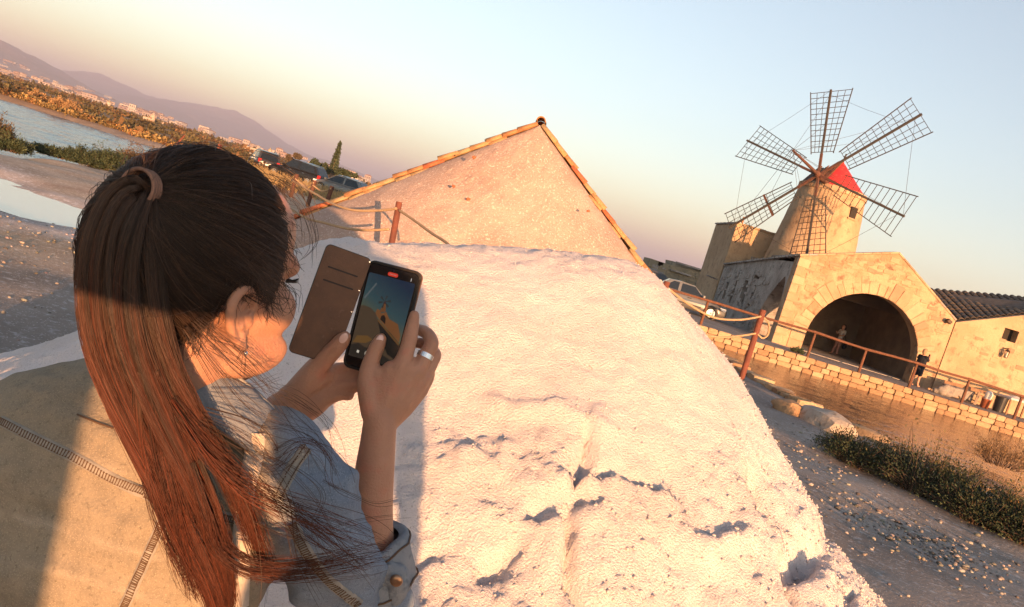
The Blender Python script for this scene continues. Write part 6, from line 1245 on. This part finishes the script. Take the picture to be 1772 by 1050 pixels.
# wallet flap, opened like a book to the left
fl = [D(564, 419, .962), D(634, 444, .986), D(588, 632, .974), D(546, 625, .965), D(501, 609, .952)]
FTL, FTR, FBR, FBL = D(564, 419, .962), D(636, 446, .986), D(586, 634, .974), D(500.5, 609, .950)
fx = ((FTR - FTL) + (FBR - FBL)).normalized(); fy = ((FTL - FBL) + (FTR - FBR)); fy = (fy - fx * fy.dot(fx)).normalized(); fn = fx.cross(fy); fc = (FTL + FTR + FBR + FBL) / 4; fw, fh_ = ((FTR - FTL).length + (FBR - FBL).length) / 2, ((FTL - FBL).length + (FTR - FBR).length) / 2
flap = bpy.data.objects.new('case_flap', None); COL.objects.link(flap); flap.parent = phone
FM = Matrix(((fx.x, fy.x, fn.x, fc.x), (fx.y, fy.y, fn.y, fc.y), (fx.z, fy.z, fn.z, fc.z), (0, 0, 0, 1))); flap.matrix_parent_inverse = PM.inverted(); flap.matrix_basis = FM
rrect(fw, fh_, .007, -.004, -.0002, 'flap_board', M_edge, parent=flap); rrect(fw * .985, fh_ * .988, .0066, -.0001, .0008, 'flap_lining', M_leather, parent=flap)
for y0 in (.19, .31): rrect(fw * .66, .0022, .001, .0009, .0011, 'card_slot', M_edge, c=(-.0, fh_ * (.5 - y0)), parent=flap)
for y0 in (.47, .0, -.42, .2): MB().lathe([(.0008, .0), (.0008, .0003)], (fw * .46, y0 * fh_, .0009), 8).build('rivet', M_silver, flap, world=False)
# ================================================================ the people standing behind the camera, whose shadows fall on the woman and the salt
ph_ = empty('person', (.40, -.45, 0), label='tall person in dark clothes raising a phone behind the denim-jacket woman', cat='person')
def part(name, mat, chains, vox=.012, it=3):
    mb = MB()
    for pts, r in chains: capsules(mb, pts, r, 14, 4)
    return link(name, remesh(mb, vox, it), mat, ph_)
Yp = -.45
HND = (-.050, -.050, 1.618)
part('body', M_skinw, [([(.50, Yp, 1.58), (.50, Yp + .01, 1.70), (.50, Yp + .02, 1.76)], [.055, .085, .085]), ([(.50, Yp + .08, 1.69), (.50, Yp + .09, 1.67)], [.02, .016]), ([(.32, -.44, 1.605), (.02, -.42, 1.585), HND], [.040, .036, .026]), ([HND, (-.066, -.034, 1.65), (-.070, -.026, 1.69)], [.016, .010, .008]), ([HND, (-.03, -.034, 1.665), (-.028, -.030, 1.70)], [.014, .009, .007]), ([HND, (-.045, -.034, 1.67), (-.046, -.030, 1.71)], [.014, .009, .007]), ([HND, (-.012, -.034, 1.66), (-.010, -.030, 1.69)], [.014, .0085, .007]), ([HND, (-.07, -.03, 1.615), (-.074, -.02, 1.622)], [.016, .010, .008]),
     ([(.70, -.43, 1.12), (.705, -.42, .98), (.70, -.37, .82)], [.034, .03, .024]), ([(.70, -.37, .82), (.695, -.34, .72), (.69, -.325, .68)], [.03, .022, .010]), ([(.70, -.37, .82), (.68, -.33, .78), (.675, -.315, .75)], [.02, .012, .009])], .008)
part('shirt', cloth('shirt_dark', (0.05, 0.055, 0.07)), [([(.38, Yp, .92), (.37, Yp, 1.12), (.37, Yp, 1.28)], [.105, .10, .115]), ([(.37, Yp, 1.47), (.63, Yp, 1.485)], [.13, .125]), ([(.42, Yp, 1.38), (.60, Yp, 1.44)], [.10, .09]), ([(.69, Yp, 1.44), (.705, -.435, 1.22), (.70, -.43, 1.08)], [.07, .044, .040]), ([(.34, -.44, 1.585), (.17, -.425, 1.618), (.04, -.42, 1.618)], [.062, .056, .058]), ([(.50, Yp, 1.50), (.50, Yp, 1.58)], [.10, .065])], .012)
part('trousers', M_navy, [([(.31, Yp, .92), (.45, Yp, .92)], [.105, .105]), ([(.32, Yp, .9), (.31, -.42, .48), (.30, -.45, .1)], [.09, .065, .05]), ([(.45, Yp, .9), (.47, -.42, .48), (.48, -.45, .1)], [.09, .065, .05])], .015)
for x in (.30, .48): part('shoe', M_trim, [([(x, -.49, .05), (x, -.40, .05), (x, -.30, .035)], [.045, .045, .035])], .01)
part('hair', M_hairb, [([(.50, Yp - .04, 1.70), (.50, Yp - .03, 1.79), (.50, Yp + .03, 1.815)], [.075, .085, .07])], .01)
cp = empty('camera_phone', (-.03, -.016, 1.65), label='dark phone held upright at face height behind the woman', cat='phone')
MB().box((-.035, -.0165, 1.652), (.12, .008, .068)).build('handset', M_blk, cp, bevel=.003); MB().box((-.035, -.0115, 1.652), (.112, .001, .06)).build('back_glass', M_glass, cp)
c2 = empty('person', (.125, -1.25, 0), label='person in loose pale clothes waiting behind the raised phone', cat='person'); ph_ = c2
X2, Y2 = .125, -1.25
part('body', M_skinw, [([(X2 - .19, Y2, 1.495), (X2, Y2, 1.56), (X2 + .17, Y2, 1.495)], [.042, .05, .042]), ([(X2, Y2, 1.56), (X2, Y2 + .01, 1.748), (X2, Y2 + .02, 1.805)], [.05, .08, .08]), ([(X2 - .19, Y2, 1.495), (X2 - .22, Y2, 1.208), (X2 - .20, Y2 + .06, 0.920)], [.042, .035, .028]), ([(X2 + .17, Y2, 1.495), (X2 + .19, Y2, 1.208), (X2 + .17, Y2 + .06, 0.920)], [.042, .035, .028])], .01)
part('dress', M_white, [([(X2, Y2, 0.690), (X2, Y2, 1.150), (X2, Y2, 1.438)], [.2, .16, .15]), ([(X2 - .15, Y2, 1.541), (X2 + .14, Y2, 1.541)], [.07, .07]), ([(X2 - .08, Y2, 1.438), (X2 - .09, Y2, 0.575)], [.14, .18]), ([(X2 + .08, Y2, 1.438), (X2 + .07, Y2, 0.575)], [.13, .17])], .015)
part('legs', M_skinw, [([(X2 - .09, Y2, 0.575), (X2 - .09, Y2, 0.069), (X2 - .09, Y2 + .13, 0.046)], [.06, .04, .035]), ([(X2 + .09, Y2, 0.575), (X2 + .09, Y2, 0.069), (X2 + .09, Y2 + .13, 0.046)], [.06, .04, .035])], .012)
part('hair', M_hairb, [([(X2, Y2 - .05, 1.633), (X2, Y2 - .04, 1.794), (X2, Y2 + .01, 1.851)], [.075, .09, .08])], .01)
